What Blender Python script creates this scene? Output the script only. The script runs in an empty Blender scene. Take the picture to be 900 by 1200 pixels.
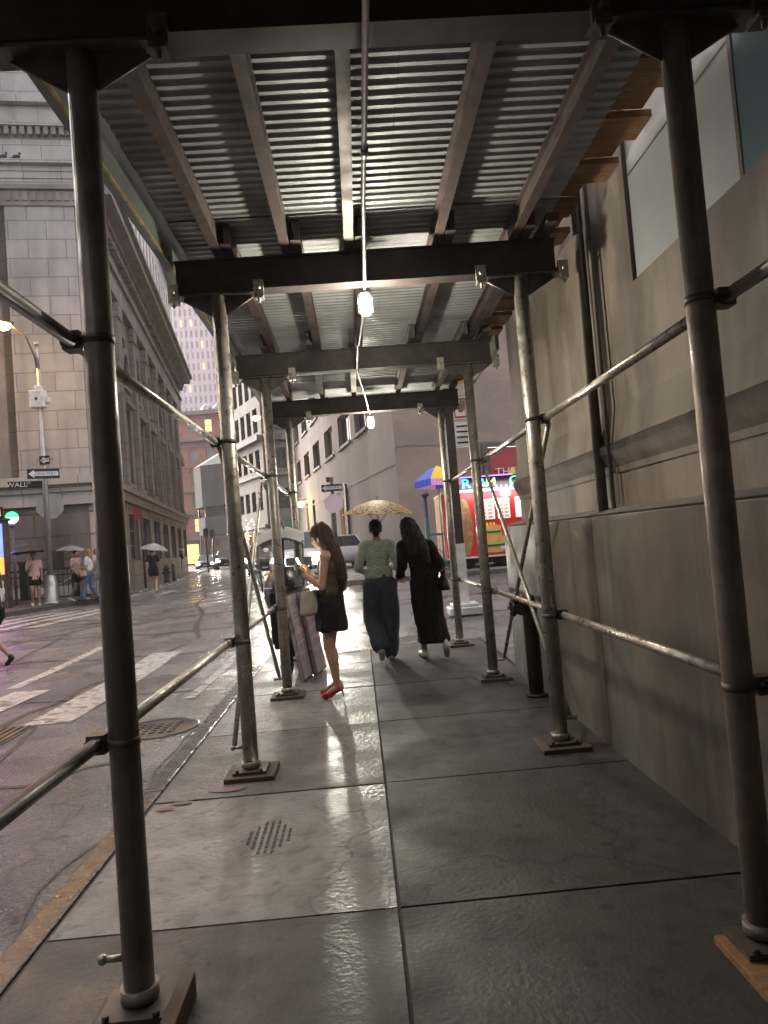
import bpy, bmesh, math, random
from mathutils import Vector, Matrix, noise
random.seed(7)
R = math.radians
SC = bpy.context.scene
COL = SC.collection

# ---------------------------------------------------------------- camera
cam = bpy.data.cameras.new('camera'); camo = bpy.data.objects.new('camera', cam); COL.objects.link(camo)
PITCH, ROLL, YAW = R(2.39282), R(-4.54681), R(2.23359)
fw = Vector((math.sin(YAW)*math.cos(PITCH), math.cos(YAW)*math.cos(PITCH), math.sin(PITCH)))
rt = Vector((math.cos(YAW), -math.sin(YAW), 0)); upv = rt.cross(fw)
r1 = math.cos(ROLL)*rt + math.sin(ROLL)*upv; u1 = -math.sin(ROLL)*rt + math.cos(ROLL)*upv
mw = Matrix((r1, u1, -fw)).transposed().to_4x4(); mw.translation = Vector((0, 0, 1.5))
camo.matrix_world = mw
cam.sensor_fit = 'VERTICAL'; cam.sensor_height = 24.0; cam.lens = 829.9*24/1200
cam.clip_start = 0.05; cam.clip_end = 3000
SC.camera = camo

# ---------------------------------------------------------------- world, sun, exposure
w = bpy.data.worlds.new("World"); SC.world = w; w.use_nodes = True
nt = w.node_tree; nt.nodes.clear()
sky = nt.nodes.new('ShaderNodeTexSky'); sky.sky_type = 'NISHITA'; sky.sun_disc = False
SUN_EL, SUN_AZ = R(22), R(-35)
sky.sun_elevation = SUN_EL; sky.sun_rotation = SUN_AZ; sky.dust_density = 4; sky.air_density = 1.0
hs = nt.nodes.new('ShaderNodeHueSaturation'); hs.inputs['Saturation'].default_value = 0.22
tint = nt.nodes.new('ShaderNodeMix'); tint.data_type = 'RGBA'; tint.blend_type = 'MULTIPLY'; tint.inputs[0].default_value = 1
tint.inputs[7].default_value = (1.05, 0.965, .93, 1)
bgn = nt.nodes.new('ShaderNodeBackground'); bgn.inputs[1].default_value = 0.15
wo = nt.nodes.new('ShaderNodeOutputWorld')
nt.links.new(sky.outputs[0], hs.inputs['Color']); nt.links.new(hs.outputs[0], tint.inputs[6])
nt.links.new(tint.outputs[2], bgn.inputs[0]); nt.links.new(bgn.outputs[0], wo.inputs[0])
sun = bpy.data.lights.new('sun', 'SUN'); sun.energy = 0.35; sun.angle = R(25); sun.color = (1, .95, .93)
so = bpy.data.objects.new('sun', sun); COL.objects.link(so)
sd = Vector((math.sin(SUN_AZ)*math.cos(SUN_EL), math.cos(SUN_AZ)*math.cos(SUN_EL), math.sin(SUN_EL)))
so.rotation_euler = sd.to_track_quat('Z', 'Y').to_euler()
SC.view_settings.view_transform = 'Standard'; SC.view_settings.look = 'None'
SC.view_settings.exposure = 2.4; SC.view_settings.gamma = 1
SC.render.engine = 'CYCLES'
SC.cycles.use_denoising = True
SC.cycles.max_bounces = 6; SC.cycles.diffuse_bounces = 3; SC.cycles.glossy_bounces = 3; SC.cycles.transmission_bounces = 4
SC.cycles.sample_clamp_indirect = 4; SC.cycles.sample_clamp_direct = 0
SC.cycles.caustics_reflective = False; SC.cycles.caustics_refractive = False

# ---------------------------------------------------------------- materials
MATS = {}
def M(name, col, col2=None, scale=4.0, rough=.6, rough2=None, rscale=None, metal=0., bump=0., bscale=None, coord='Object',
      brick=None, emit=None, estr=0., alpha=None, stretch=(1, 1, 1), detail=6, spec=.5, dirt=None, spots=None, cracks=None, drips=None, ramp=(.35, .65), brick_bump=.6):
    m = bpy.data.materials.new(name); m.use_nodes = True; MATS[name] = m
    t = m.node_tree; n = t.nodes; L = t.links
    b = n['Principled BSDF']
    b.inputs['Base Color'].default_value = (*col, 1); b.inputs['Roughness'].default_value = rough
    b.inputs['Metallic'].default_value = metal; b.inputs['Specular IOR Level'].default_value = spec
    if emit: b.inputs['Emission Color'].default_value = (*emit, 1); b.inputs['Emission Strength'].default_value = estr
    if alpha is not None: b.inputs['Alpha'].default_value = alpha
    tc = n.new('ShaderNodeTexCoord'); mp = n.new('ShaderNodeMapping'); mp.inputs['Scale'].default_value = stretch
    L.new(tc.outputs[coord], mp.inputs[0])
    if col2 is None: col2 = tuple(c*.72 for c in col)
    no = n.new('ShaderNodeTexNoise'); no.inputs['Scale'].default_value = scale; no.inputs['Detail'].default_value = detail; no.inputs['Roughness'].default_value = .6
    L.new(mp.outputs[0], no.inputs['Vector'])
    cr = n.new('ShaderNodeValToRGB'); cr.color_ramp.elements[0].position = ramp[0]; cr.color_ramp.elements[1].position = ramp[1]
    cr.color_ramp.elements[0].color = (*col, 1); cr.color_ramp.elements[1].color = (*col2, 1)
    L.new(no.outputs['Fac'], cr.inputs[0]); cur = cr.outputs[0]; hgt = None
    if dirt:
        dn = n.new('ShaderNodeTexNoise'); dn.inputs['Scale'].default_value = dirt[1]; dn.inputs['Detail'].default_value = 8
        dm = n.new('ShaderNodeMapping'); dm.inputs['Scale'].default_value = dirt[3] if len(dirt) > 3 else (1, 1, 1)
        L.new(tc.outputs[coord], dm.inputs[0]); L.new(dm.outputs[0], dn.inputs['Vector'])
        dr = n.new('ShaderNodeMapRange'); dr.inputs[1].default_value = .48; dr.inputs[2].default_value = .68; dr.inputs[4].default_value = dirt[2]
        L.new(dn.outputs['Fac'], dr.inputs[0])
        mx = n.new('ShaderNodeMix'); mx.data_type = 'RGBA'; L.new(dr.outputs[0], mx.inputs[0]); L.new(cur, mx.inputs[6]); mx.inputs[7].default_value = (*dirt[0], 1)
        cur = mx.outputs[2]
    def darken(fac, c, cur):
        mx = n.new('ShaderNodeMix'); mx.data_type = 'RGBA'; L.new(fac, mx.inputs[0]); L.new(cur, mx.inputs[6]); mx.inputs[7].default_value = (*c, 1); return mx.outputs[2]
    if spots:      # chewing-gum and oil spots: (colour, scale, size, strength)
        vo = n.new('ShaderNodeTexVoronoi'); vo.inputs['Scale'].default_value = spots[1]; L.new(tc.outputs[coord], vo.inputs['Vector'])
        mr = n.new('ShaderNodeMapRange'); mr.inputs[1].default_value = spots[2]; mr.inputs[2].default_value = spots[2]*.6; mr.inputs[3].default_value = 0; mr.inputs[4].default_value = spots[3]
        L.new(vo.outputs['Distance'], mr.inputs[0]); cur = darken(mr.outputs[0], spots[0], cur)
    if cracks:     # thin wandering cracks: (colour, scale, width, strength)
        dn2 = n.new('ShaderNodeTexNoise'); dn2.inputs['Scale'].default_value = 2.2; dn2.inputs['Detail'].default_value = 5; L.new(tc.outputs[coord], dn2.inputs['Vector'])
        vm = n.new('ShaderNodeVectorMath'); vm.operation = 'MULTIPLY_ADD'; L.new(dn2.outputs['Color'], vm.inputs[0]); vm.inputs[1].default_value = (.7, .7, .7); L.new(tc.outputs[coord], vm.inputs[2])
        vo = n.new('ShaderNodeTexVoronoi'); vo.feature = 'DISTANCE_TO_EDGE'; vo.inputs['Scale'].default_value = cracks[1]; L.new(vm.outputs[0], vo.inputs['Vector'])
        mr = n.new('ShaderNodeMapRange'); mr.inputs[1].default_value = cracks[2]; mr.inputs[2].default_value = 0; mr.inputs[3].default_value = 0; mr.inputs[4].default_value = cracks[3]
        L.new(vo.outputs['Distance'], mr.inputs[0]); cur = darken(mr.outputs[0], cracks[0], cur)
    if drips:      # vertical water streaks: (colour, scale, strength)
        dm2 = n.new('ShaderNodeMapping'); dm2.inputs['Scale'].default_value = (1, 1, .07); L.new(tc.outputs[coord], dm2.inputs[0])
        dn3 = n.new('ShaderNodeTexNoise'); dn3.inputs['Scale'].default_value = drips[1]; dn3.inputs['Detail'].default_value = 6; L.new(dm2.outputs[0], dn3.inputs['Vector'])
        mr = n.new('ShaderNodeMapRange'); mr.inputs[1].default_value = .50; mr.inputs[2].default_value = .72; mr.inputs[4].default_value = drips[2]
        L.new(dn3.outputs['Fac'], mr.inputs[0]); cur = darken(mr.outputs[0], drips[0], cur)
    if brick:
        bw, bh, mo, mc = brick[:4]
        bt = n.new('ShaderNodeTexBrick'); bt.inputs['Scale'].default_value = 1; bt.inputs['Brick Width'].default_value = bw; bt.inputs['Row Height'].default_value = bh
        bt.inputs['Mortar Size'].default_value = mo; bt.inputs['Mortar Smooth'].default_value = .3
        bt.inputs['Color1'].default_value = (1, 1, 1, 1); bt.inputs['Color2'].default_value = (.86, .86, .87, 1); bt.inputs['Mortar'].default_value = (mc, mc, mc, 1)
        L.new(tc.outputs['UV'], bt.inputs[0])
        mm = n.new('ShaderNodeMix'); mm.data_type = 'RGBA'; mm.blend_type = 'MULTIPLY'; mm.inputs[0].default_value = 1
        L.new(cur, mm.inputs[6]); L.new(bt.outputs[0], mm.inputs[7]); cur = mm.outputs[2]; hgt = bt.outputs['Fac']
    L.new(cur, b.inputs['Base Color'])
    if rough2 is not None:
        rn = n.new('ShaderNodeTexNoise'); rn.inputs['Scale'].default_value = rscale or scale; rn.inputs['Detail'].default_value = 5
        L.new(mp.outputs[0], rn.inputs['Vector'])
        rr = n.new('ShaderNodeMapRange'); rr.inputs[1].default_value = .38; rr.inputs[2].default_value = .62; rr.inputs[3].default_value = rough; rr.inputs[4].default_value = rough2
        L.new(rn.outputs['Fac'], rr.inputs[0]); L.new(rr.outputs[0], b.inputs['Roughness'])
    prev = None
    if hgt is not None:
        bp = n.new('ShaderNodeBump'); bp.inputs['Strength'].default_value = brick_bump; bp.inputs['Distance'].default_value = .03; bp.invert = True
        L.new(hgt, bp.inputs['Height']); prev = bp.outputs[0]
    if bump:
        bn = n.new('ShaderNodeTexNoise'); bn.inputs['Scale'].default_value = bscale or scale*4; bn.inputs['Detail'].default_value = 4
        L.new(mp.outputs[0], bn.inputs['Vector'])
        bp = n.new('ShaderNodeBump'); bp.inputs['Strength'].default_value = bump; bp.inputs['Distance'].default_value = .02
        L.new(bn.outputs['Fac'], bp.inputs['Height'])
        if prev: L.new(prev, bp.inputs['Normal'])
        prev = bp.outputs[0]
    if prev: L.new(prev, b.inputs['Normal'])
    return m

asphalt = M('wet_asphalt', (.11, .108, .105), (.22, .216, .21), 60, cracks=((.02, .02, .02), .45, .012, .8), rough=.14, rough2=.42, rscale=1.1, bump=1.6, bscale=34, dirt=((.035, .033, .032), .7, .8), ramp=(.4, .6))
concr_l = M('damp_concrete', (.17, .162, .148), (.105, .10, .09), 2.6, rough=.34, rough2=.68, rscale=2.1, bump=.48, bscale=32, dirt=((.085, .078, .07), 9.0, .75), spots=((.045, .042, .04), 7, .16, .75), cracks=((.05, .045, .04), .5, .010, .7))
concr_wet_lit = M('wet_lit_concrete', (.29, .28, .262), (.18, .172, .16), 2.2, rough=.36, rough2=.66, rscale=1.9, bump=.58, bscale=30, dirt=((.12, .112, .10), 9.0, .75), spots=((.07, .065, .06), 6, .15, .6), cracks=((.06, .055, .05), .6, .010, .7))  # wet flags, paler: light falling on them is put into the colour
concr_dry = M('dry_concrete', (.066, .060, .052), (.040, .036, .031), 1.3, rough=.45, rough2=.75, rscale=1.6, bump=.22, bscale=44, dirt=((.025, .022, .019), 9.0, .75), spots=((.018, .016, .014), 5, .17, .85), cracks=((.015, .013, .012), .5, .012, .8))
concr_shaded = M('shaded_concrete', (.080, .073, .064), (.048, .044, .039), 2.6, rough=.36, rough2=.68, rscale=2.1, bump=.38, bscale=34, dirt=((.04, .036, .032), 9.0, .75), spots=((.022, .02, .019), 7, .16, .8), cracks=((.022, .02, .018), .5, .012, .8))  # damp concrete again, darker: shade under the shed put into the colour
joint_m = M('joint_grime', (.02, .018, .016), rough=.7, bump=.3, bscale=60)
granite = M('kerb_granite', (.10, .095, .09), (.06, .056, .053), 9, rough=.14, rough2=.35, bump=.3, bscale=50)
paint_w = M('worn_white_paint', (.52, .51, .49), (.12, .115, .108), 6, rough=.22, rough2=.5, bump=.5, bscale=55, ramp=(.52, .62))
redpaint = M('red_paint', (.22, .085, .085), (.12, .105, .098), 14, rough=.4, ramp=(.42, .58))
tar = M('tar', (.018, .018, .018), (.04, .038, .036), 30, rough=.4, bump=1.2, bscale=40)
psteel = M('worn_brown_pipe', (.36, .31, .27), (.24, .205, .175), 8, rough=.32, rough2=.55, rscale=12, metal=.25, dirt=((.12, .09, .07), 4, .6, (1, 1, .25)), bump=.12, bscale=60)
steel = M('galvanised_pipe', (.50, .475, .43), (.34, .31, .265), 9, rough=.26, rough2=.55, rscale=16, metal=.7, dirt=((.36, .32, .27), 3, .25, (1, 1, .15)), bump=.08, bscale=60)
dsteel = M('dark_steel', (.14, .12, .105), (.065, .055, .048), 5, rough=.42, rough2=.6, metal=.35, dirt=((.07, .045, .032), 6, .6))
beam_m = M('painted_beam', (.050, .038, .035), (.033, .026, .024), 3, rough=.5, rough2=.7, metal=.2, dirt=((.10, .075, .06), 8, .3))
joist_m = M('rusty_joist', (.13, .095, .08), (.08, .062, .055), 6, rough=.5, rough2=.7, metal=.25, dirt=((.06, .05, .046), 9, .6))
corr_m = M('corrugated_steel', (.44, .46, .465), (.31, .325, .33), 2.5, rough=.5, rough2=.7, metal=.35, dirt=((.24, .235, .22), 1.7, .7))
wood = M('plank_wood', (.36, .20, .09), (.22, .12, .055), 5, rough=.75, stretch=(1, 9, 9), bump=.3, bscale=12, dirt=((.10, .055, .03), 4, .5))
wood_d = M('dark_wood', (.13, .085, .055), (.075, .05, .034), 6, rough=.7, stretch=(8, 1, 8), bump=.3)
wood_p = M('pale_plywood', (.30, .30, .25), (.2, .2, .17), 3, rough=.7)
fascia_m = M('green_fascia', (.10, .125, .115), (.07, .085, .08), 4, rough=.6)
yedge = M('yellow_edge', (.42, .31, .10), (.16, .12, .06), 12, rough=.6)
wall_lo = M('granite_slab', (.165, .15, .125), (.11, .098, .08), 1.6, rough=.55, rough2=.75, rscale=3, bump=.06, bscale=60, dirt=((.06, .048, .037), 2.2, .85, (1, 1, .5)), drips=((.055, .044, .034), 6, .8))
wall_up = M('brown_limestone', (.27, .226, .178), (.19, .16, .125), 1.4, rough=.7, bump=.15, bscale=14, brick=(2.35, 3.1, .005, .78), brick_bump=.2, dirt=((.06, .048, .038), 2.1, .8, (1, 1, .55)), drips=((.075, .06, .047), 3.2, .8))
wall_pan = M('grey_panel', (.36, .37, .38), (.29, .30, .31), 1.3, rough=.6, dirt=((.22, .22, .22), 2, .4, (1, 1, .4)))
blue_pan = M('blue_glass', (.10, .15, .18), (.07, .11, .13), .7, rough=.3)
stone_l = M('grey_ashlar', (.44, .43, .435), (.35, .34, .345), .8, rough=.6, brick=(1.45, .78, .022, .55), bump=.1, bscale=6, dirt=((.20, .185, .19), .55, .55, (1, 1, .35)), drips=((.12, .11, .105), 1.3, .55))
stone_b = M('pink_rustication', (.50, .42, .40), (.40, .335, .32), .9, rough=.55, brick=(2.6, .92, .04, .3), bump=.15, bscale=6, drips=((.20, .17, .16), 1.3, .35))
stone_s = M('brown_facade_stone', (.29, .262, .24), (.20, .18, .165), .6, rough=.7, brick=(1.6, .8, .03, .55), dirt=((.10, .09, .082), .45, .6, (1, 1, .4)), drips=((.12, .11, .105), 1.3, .55))
stone_t = M('stone_trim', (.27, .25, .24), (.18, .165, .16), 1.1, rough=.65, dirt=((.11, .10, .095), 1.1, .6, (1, 1, .4)), drips=((.12, .11, .105), 1.3, .55))
stone_br = M('bright_attic_stone', (.55, .53, .53), (.40, .38, .38), 1, rough=.6)
stone_r = M('taupe_stucco', (.34, .305, .28), (.27, .24, .22), .35, rough=.75, dirt=((.20, .175, .16), .3, .6, (1, 1, .3)), bump=.1, bscale=3, drips=((.12, .11, .105), 1.3, .55))
stone_r2 = M('brown_stucco', (.30, .235, .20), (.22, .175, .15), .5, rough=.75, dirt=((.36, .30, .265), .6, .6, (1, 1, 3)))
beige = M('beige_facade', (.22, .21, .18), (.17, .16, .14), .5, rough=.7, dirt=((.11, .10, .09), .5, .4, (1, 1, .4)), drips=((.12, .11, .105), 1.3, .55))
redbrick = M('red_brick', (.30, .115, .085), (.20, .08, .065), 1.2, rough=.75, dirt=((.11, .06, .05), .4, .5))
rb_trim = M('brown_trim', (.17, .13, .12), (.12, .095, .09), .9, rough=.7)
net_m = M('scaffold_netting', (.08, .084, .084), (.06, .064, .064), .6, rough=.8, bump=.3, bscale=3, stretch=(3, 3, .3))
tower_m = M('tower_mullion', (.42, .345, .385), (.36, .30, .335), .2, rough=.6)
tower_g = M('tower_glass', (.09, .08, .11), (.15, .14, .17), .3, rough=.15)
glass_d = M('dark_glass', (.035, .038, .042), (.06, .06, .065), 1.5, rough=.12)
glass_g = M('grey_glass', (.12, .13, .135), (.07, .075, .08), .8, rough=.1)
frame_d = M('window_frame', (.09, .075, .065), rough=.5)
lit_w = M('lit_window_warm', (.5, .35, .15), emit=(1, .62, .25), estr=.3)
lit_o = M('lit_orange', (.7, .35, .1), emit=(1, .33, .035), estr=.55)
lit_y = M('lit_yellow', (.8, .6, .2), emit=(1, .58, .12), estr=.6)
lit_c = M('lit_cream', (.8, .75, .6), emit=(1, .9, .7), estr=1.0)
bulb_m = M('bulb_glow', (1, 1, 1), emit=(1, .93, .78), estr=26)
jar_m = M('frosted_jar', (.9, .9, .85), emit=(1, .93, .75), estr=7)
cage_m = M('cage_metal', (.55, .55, .50), rough=.35, metal=.8)
conduit_m = M('grey_conduit', (.42, .41, .40), (.3, .29, .28), 20, rough=.35, metal=.4)
head_m = M('headlight_glow', (1, 1, 1), emit=(1, .97, .88), estr=70)
head_f = M('headlight_far', (1, 1, 1), emit=(1, .98, .9), estr=22)
sod_m = M('sodium_glow', (1, .6, .1), emit=(1, .50, .07), estr=60)
sod_f = M('sodium_glow_far', (1, .6, .1), emit=(1, .5, .08), estr=22)
tail_m = M('tail_light', (.5, .02, .02), emit=(1, .05, .02), estr=2)
black_p = M('black_plastic', (.015, .015, .016), rough=.4)
rubber = M('rubber', (.02, .02, .02), rough=.8)
chrome = M('chrome', (.7, .7, .7), rough=.12, metal=1)
alu = M('aluminium_pole', (.42, .42, .42), (.33, .33, .33), 5, rough=.35, metal=.7)
sign_bk = M('black_sign', (.012, .012, .014), rough=.35)
sign_w = M('white_sign', (.8, .8, .8), rough=.4)
sign_back = M('sign_back', (.33, .32, .33), rough=.4, metal=.5)
sign_pur = M('stop_sign_back', (.34, .30, .42), (.42, .34, .46), 2, rough=.3, metal=.5)
sign_red = M('red_sign', (.36, .035, .04), (.28, .03, .035), 2, rough=.5)
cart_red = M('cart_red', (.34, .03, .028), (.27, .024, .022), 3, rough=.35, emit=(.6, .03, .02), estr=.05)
menu_w = M('menu_white', (.55, .55, .57), (.42, .42, .45), 6, emit=(.95, .95, 1), estr=.10, rough=.4)
led_c = M('led_cyan', (.1, .9, 1), emit=(.02, .85, 1), estr=.9)
led_g = M('led_green', (.1, .9, .2), emit=(.05, .9, .2), estr=.8)
led_yg = M('led_yellow_green', (.5, .9, .2), emit=(.45, .95, .15), estr=.7)
led_p = M('led_purple', (.4, .2, .9), emit=(.32, .12, 1), estr=1.0)
led_w = M('led_white', (1, .9, .95), emit=(1, .85, .92), estr=5)
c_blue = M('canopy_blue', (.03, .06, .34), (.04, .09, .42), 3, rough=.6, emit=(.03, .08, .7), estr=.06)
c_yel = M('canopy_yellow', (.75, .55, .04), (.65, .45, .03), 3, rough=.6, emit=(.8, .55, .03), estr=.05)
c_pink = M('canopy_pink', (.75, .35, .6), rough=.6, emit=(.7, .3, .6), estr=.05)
teal = M('teal_railing', (.06, .22, .24), (.05, .17, .19), 4, rough=.4)
dkgreen = M('dark_green_iron', (.02, .035, .032), rough=.4)
globe_g = M('globe_green', (.05, .8, .25), emit=(.04, .85, .22), estr=.5)
globe_w = M('globe_white', (.9, .9, .9), emit=(1, 1, .95), estr=.6)
ad_blue = M('ad_blue', (.05, .1, .9), (.3, .4, 1), 2.3, emit=(.08, .12, 1), estr=.8)
ad_or = M('ad_orange', (1, .2, .03), (1, .5, .4), 4, emit=(1, .16, .03), estr=.8)
ad_w = M('ad_white', (.9, .9, 1), emit=(.8, .85, 1), estr=.9)
skin = M('skin', (.50, .30, .22), (.44, .25, .18), 9, rough=.45)
skin_d = M('skin_tan', (.30, .17, .12), (.26, .145, .10), 9, rough=.45)
hair_br = M('hair_brown', (.085, .052, .032), (.035, .022, .015), 30, rough=.38, stretch=(6, 6, .4), bump=.5, bscale=60, spec=.15)
hair_bk = M('hair_black', (.007, .006, .006), (.013, .011, .010), 30, rough=.33, stretch=(6, 6, .4), bump=.5, bscale=60, spec=.15)
hair_bl = M('hair_blond', (.30, .19, .10), (.18, .11, .06), 30, rough=.5, stretch=(6, 6, .4))
cl_tan = M('cloth_olive', (.10, .085, .062), (.075, .062, .047), 12, rough=.85, bump=.3, bscale=90, spec=.15)
cl_blk = M('cloth_black', (.007, .0065, .007), (.011, .010, .011), 8, rough=.8, bump=.3, bscale=40, spec=.15)
cl_char = M('cloth_charcoal', (.022, .024, .024), rough=.8, bump=.3, bscale=50, spec=.15)
cl_grn = M('cloth_mint_knit', (.52, .62, .50), (.27, .35, .27), 42, rough=.9, bump=1, bscale=60, ramp=(.45, .6), stretch=(1, 1, 2.4))
cl_jean = M('denim', (.075, .085, .11), (.05, .058, .078), 10, rough=.85, bump=.3, bscale=90, spec=.15)
cl_jeanl = M('denim_light', (.10, .15, .22), (.07, .11, .17), 8, rough=.85)
cl_pink = M('cloth_pink', (.55, .34, .32), (.48, .29, .28), 6, rough=.85)
cl_rose = M('cloth_rose', (.38, .20, .18), (.5, .36, .33), 9, rough=.85)
cl_wht = M('cloth_white', (.62, .60, .57), (.52, .50, .47), 6, rough=.85)
cl_grnb = M('bag_green', (.04, .20, .09), rough=.6)
canvas = M('canvas_tote', (.48, .44, .38), (.38, .35, .30), 8, rough=.85, bump=.3, bscale=70)
red_sh = M('red_patent', (.42, .02, .03), rough=.25)
wht_sh = M('white_shoe', (.6, .58, .54), rough=.5)
tan_so = M('tan_sole', (.32, .17, .09), rough=.7)
phone_m = M('phone_screen', (.9, .9, .8), emit=(1, .97, .75), estr=7)
leather = M('black_leather', (.012, .011, .012), rough=.35, bump=.2, bscale=30)
um_leo = M('leopard_canopy', (.50, .34, .12), (.13, .08, .03), 26, rough=.6, ramp=(.5, .56), detail=1)
um_blk = M('black_canopy', (.025, .022, .028), rough=.45)
um_gry = M('grey_canopy', (.16, .16, .17), (.2, .2, .21), 3, rough=.4)
um_clr = M('clear_canopy', (.5, .53, .56), rough=.2, alpha=.6)
car_wht = M('car_white', (.55, .56, .58), (.5, .51, .53), 2, rough=.2)
car_slv = M('car_silver', (.35, .36, .38), rough=.22, metal=.5)
car_blk = M('car_black', (.02, .02, .023), rough=.18)
car_gry = M('car_grey', (.12, .125, .13), rough=.2, metal=.3)
car_gl = M('car_glass', (.03, .035, .04), rough=.06)
poster = M('poster_pink', (.50, .38, .37), (.36, .24, .24), 13, rough=.45, ramp=(.48, .55), detail=2)
poster_w = M('poster_white', (.60, .52, .50), rough=.45)
brown_pipe = M('brown_standpipe', (.085, .055, .035), (.05, .035, .025), 6, rough=.4, metal=.4)
fire_m = M('bronze_fitting', (.06, .05, .035), rough=.3, metal=.8)
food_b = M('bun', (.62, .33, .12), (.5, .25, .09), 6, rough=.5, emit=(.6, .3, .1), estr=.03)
food_p = M('patty', (.16, .06, .03), rough=.5)
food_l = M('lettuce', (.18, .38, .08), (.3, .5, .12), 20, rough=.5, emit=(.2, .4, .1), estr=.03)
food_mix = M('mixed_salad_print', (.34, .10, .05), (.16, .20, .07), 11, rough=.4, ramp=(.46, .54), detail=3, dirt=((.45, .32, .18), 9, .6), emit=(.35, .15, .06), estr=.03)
pigeon_m = M('pigeon_grey', (.05, .05, .055), rough=.6)

# ---------------------------------------------------------------- mesh helpers
def V(*a): return Vector(a)
class MB:
    def __init__(s): s.v = []; s.f = []; s.mi = []; s.uv = []; s.sm = []
    def add(s, vs, fs, mi=0, smooth=False, uvs=None):
        o = len(s.v); s.v += [tuple(v) for v in vs]
        for k, f in enumerate(fs):
            s.f.append([i+o for i in f]); s.mi.append(mi); s.sm.append(smooth); s.uv.append(uvs[k] if uvs else None)
        return s
    def box(s, a, b, mi=0, mat=None):
        x0, y0, z0 = a; x1, y1, z1 = b
        vs = [V(x0, y0, z0), V(x1, y0, z0), V(x1, y1, z0), V(x0, y1, z0), V(x0, y0, z1), V(x1, y0, z1), V(x1, y1, z1), V(x0, y1, z1)]
        if mat: vs = [mat @ v for v in vs]
        return s.add(vs, [(0, 3, 2, 1), (4, 5, 6, 7), (0, 1, 5, 4), (1, 2, 6, 5), (2, 3, 7, 6), (3, 0, 4, 7)], mi)
    def tube(s, pts, r, n=12, mi=0, r2=None, cap=True, smooth=True):
        pts = [Vector(p) for p in pts]; k = len(pts)
        rs = r if isinstance(r, (list, tuple)) else [r + ((r2 if r2 is not None else r)-r)*i/max(1, k-1) for i in range(k)]
        vs = []; ref = None
        for i, p in enumerate(pts):
            d = (pts[min(i+1, k-1)]-pts[max(i-1, 0)]).normalized()
            if ref is None: ref = V(0, 0, 1) if abs(d.z) < .9 else V(1, 0, 0)
            a = (ref - d*ref.dot(d)).normalized(); ref = a; b = d.cross(a)
            vs += [p+(a*math.cos(2*math.pi*j/n)+b*math.sin(2*math.pi*j/n))*rs[i] for j in range(n)]
        fs = [(i*n+j, i*n+(j+1) % n, (i+1)*n+(j+1) % n, (i+1)*n+j) for i in range(k-1) for j in range(n)]
        s.add(vs, fs, mi, smooth)
        if cap:
            o = len(s.v)-k*n; s.f.append([o+j for j in range(n)][::-1]); s.f.append([o+(k-1)*n+j for j in range(n)])
            s.mi += [mi, mi]; s.sm += [False, False]; s.uv += [None, None]
        return s
    def lathe(s, prof, c=(0, 0, 0), n=16, mi=0, sx=1, sy=1, mat=None, smooth=True):
        vs = []
        for (r, z) in prof:
            for j in range(n):
                a = 2*math.pi*j/n; v = V(c[0]+r*math.cos(a)*sx, c[1]+r*math.sin(a)*sy, c[2]+z); vs.append(mat @ v if mat else v)
        k = len(prof)
        fs = [(i*n+j, i*n+(j+1) % n, (i+1)*n+(j+1) % n, (i+1)*n+j) for i in range(k-1) for j in range(n)]
        s.add(vs, fs, mi, smooth)
        o = len(s.v)-k*n
        if prof[0][0] > 1e-4: s.f.append([o+j for j in range(n)][::-1]); s.mi.append(mi); s.sm.append(False); s.uv.append(None)
        if prof[-1][0] > 1e-4: s.f.append([o+(k-1)*n+j for j in range(n)]); s.mi.append(mi); s.sm.append(False); s.uv.append(None)
        return s
    def ell(s, c, r, n=14, m=9, mi=0, mat=None):
        prof = [(max(1e-5, math.sin(math.pi*i/m)), -math.cos(math.pi*i/m)*r[2]) for i in range(m+1)]
        prof = [(p[0], p[1]) for p in prof]
        vs = []
        for (q, z) in prof:
            for j in range(n):
                a = 2*math.pi*j/n; v = V(q*r[0]*math.cos(a), q*r[1]*math.sin(a), z)
                if mat: v = mat @ v
                vs.append(v+Vector(c))
        fs = [(i*n+j, i*n+(j+1) % n, (i+1)*n+(j+1) % n, (i+1)*n+j) for i in range(m) for j in range(n)]
        return s.add(vs, fs, mi, True)
    def prism(s, poly, axis, a, b, mi=0, mat=None):
        def P(u, v, t): return {'x': V(t, u, v), 'y': V(u, t, v), 'z': V(u, v, t)}[axis]
        n = len(poly); vs = [P(u, v, a) for u, v in poly]+[P(u, v, b) for u, v in poly]
        if mat: vs = [mat @ v for v in vs]
        return s.add(vs, [list(range(n))[::-1], [n+i for i in range(n)]]+[(i, (i+1) % n, n+(i+1) % n, n+i) for i in range(n)], mi)
    def build(s, name, mats, parent=None, bevel=0, label=None, fixn=True):
        me = bpy.data.meshes.new(name)
        me.from_pydata(s.v, [], s.f)
        for m in (mats if isinstance(mats, (list, tuple)) else [mats]): me.materials.append(m)
        me.polygons.foreach_set('material_index', s.mi); me.polygons.foreach_set('use_smooth', s.sm)
        if any(u is not None for u in s.uv):
            uvl = me.uv_layers.new(name='UVMap')
            for p, u in zip(me.polygons, s.uv):
                for k, li in enumerate(p.loop_indices):
                    if u is not None: uvl.data[li].uv = u[k]
                    else:
                        co = me.vertices[me.loops[li].vertex_index].co
                        uvl.data[li].uv = (co.x+co.y, co.z)
        if fixn:
            bm = bmesh.new(); bm.from_mesh(me); bmesh.ops.recalc_face_normals(bm, faces=bm.faces); bm.to_mesh(me); bm.free()
        o = bpy.data.objects.new(name, me); COL.objects.link(o)
        if parent: o.parent = parent
        if label: o['label'] = label
        if bevel:
            md = o.modifiers.new('bevel', 'BEVEL'); md.width = bevel; md.segments = 2; md.limit_method = 'ANGLE'
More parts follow.
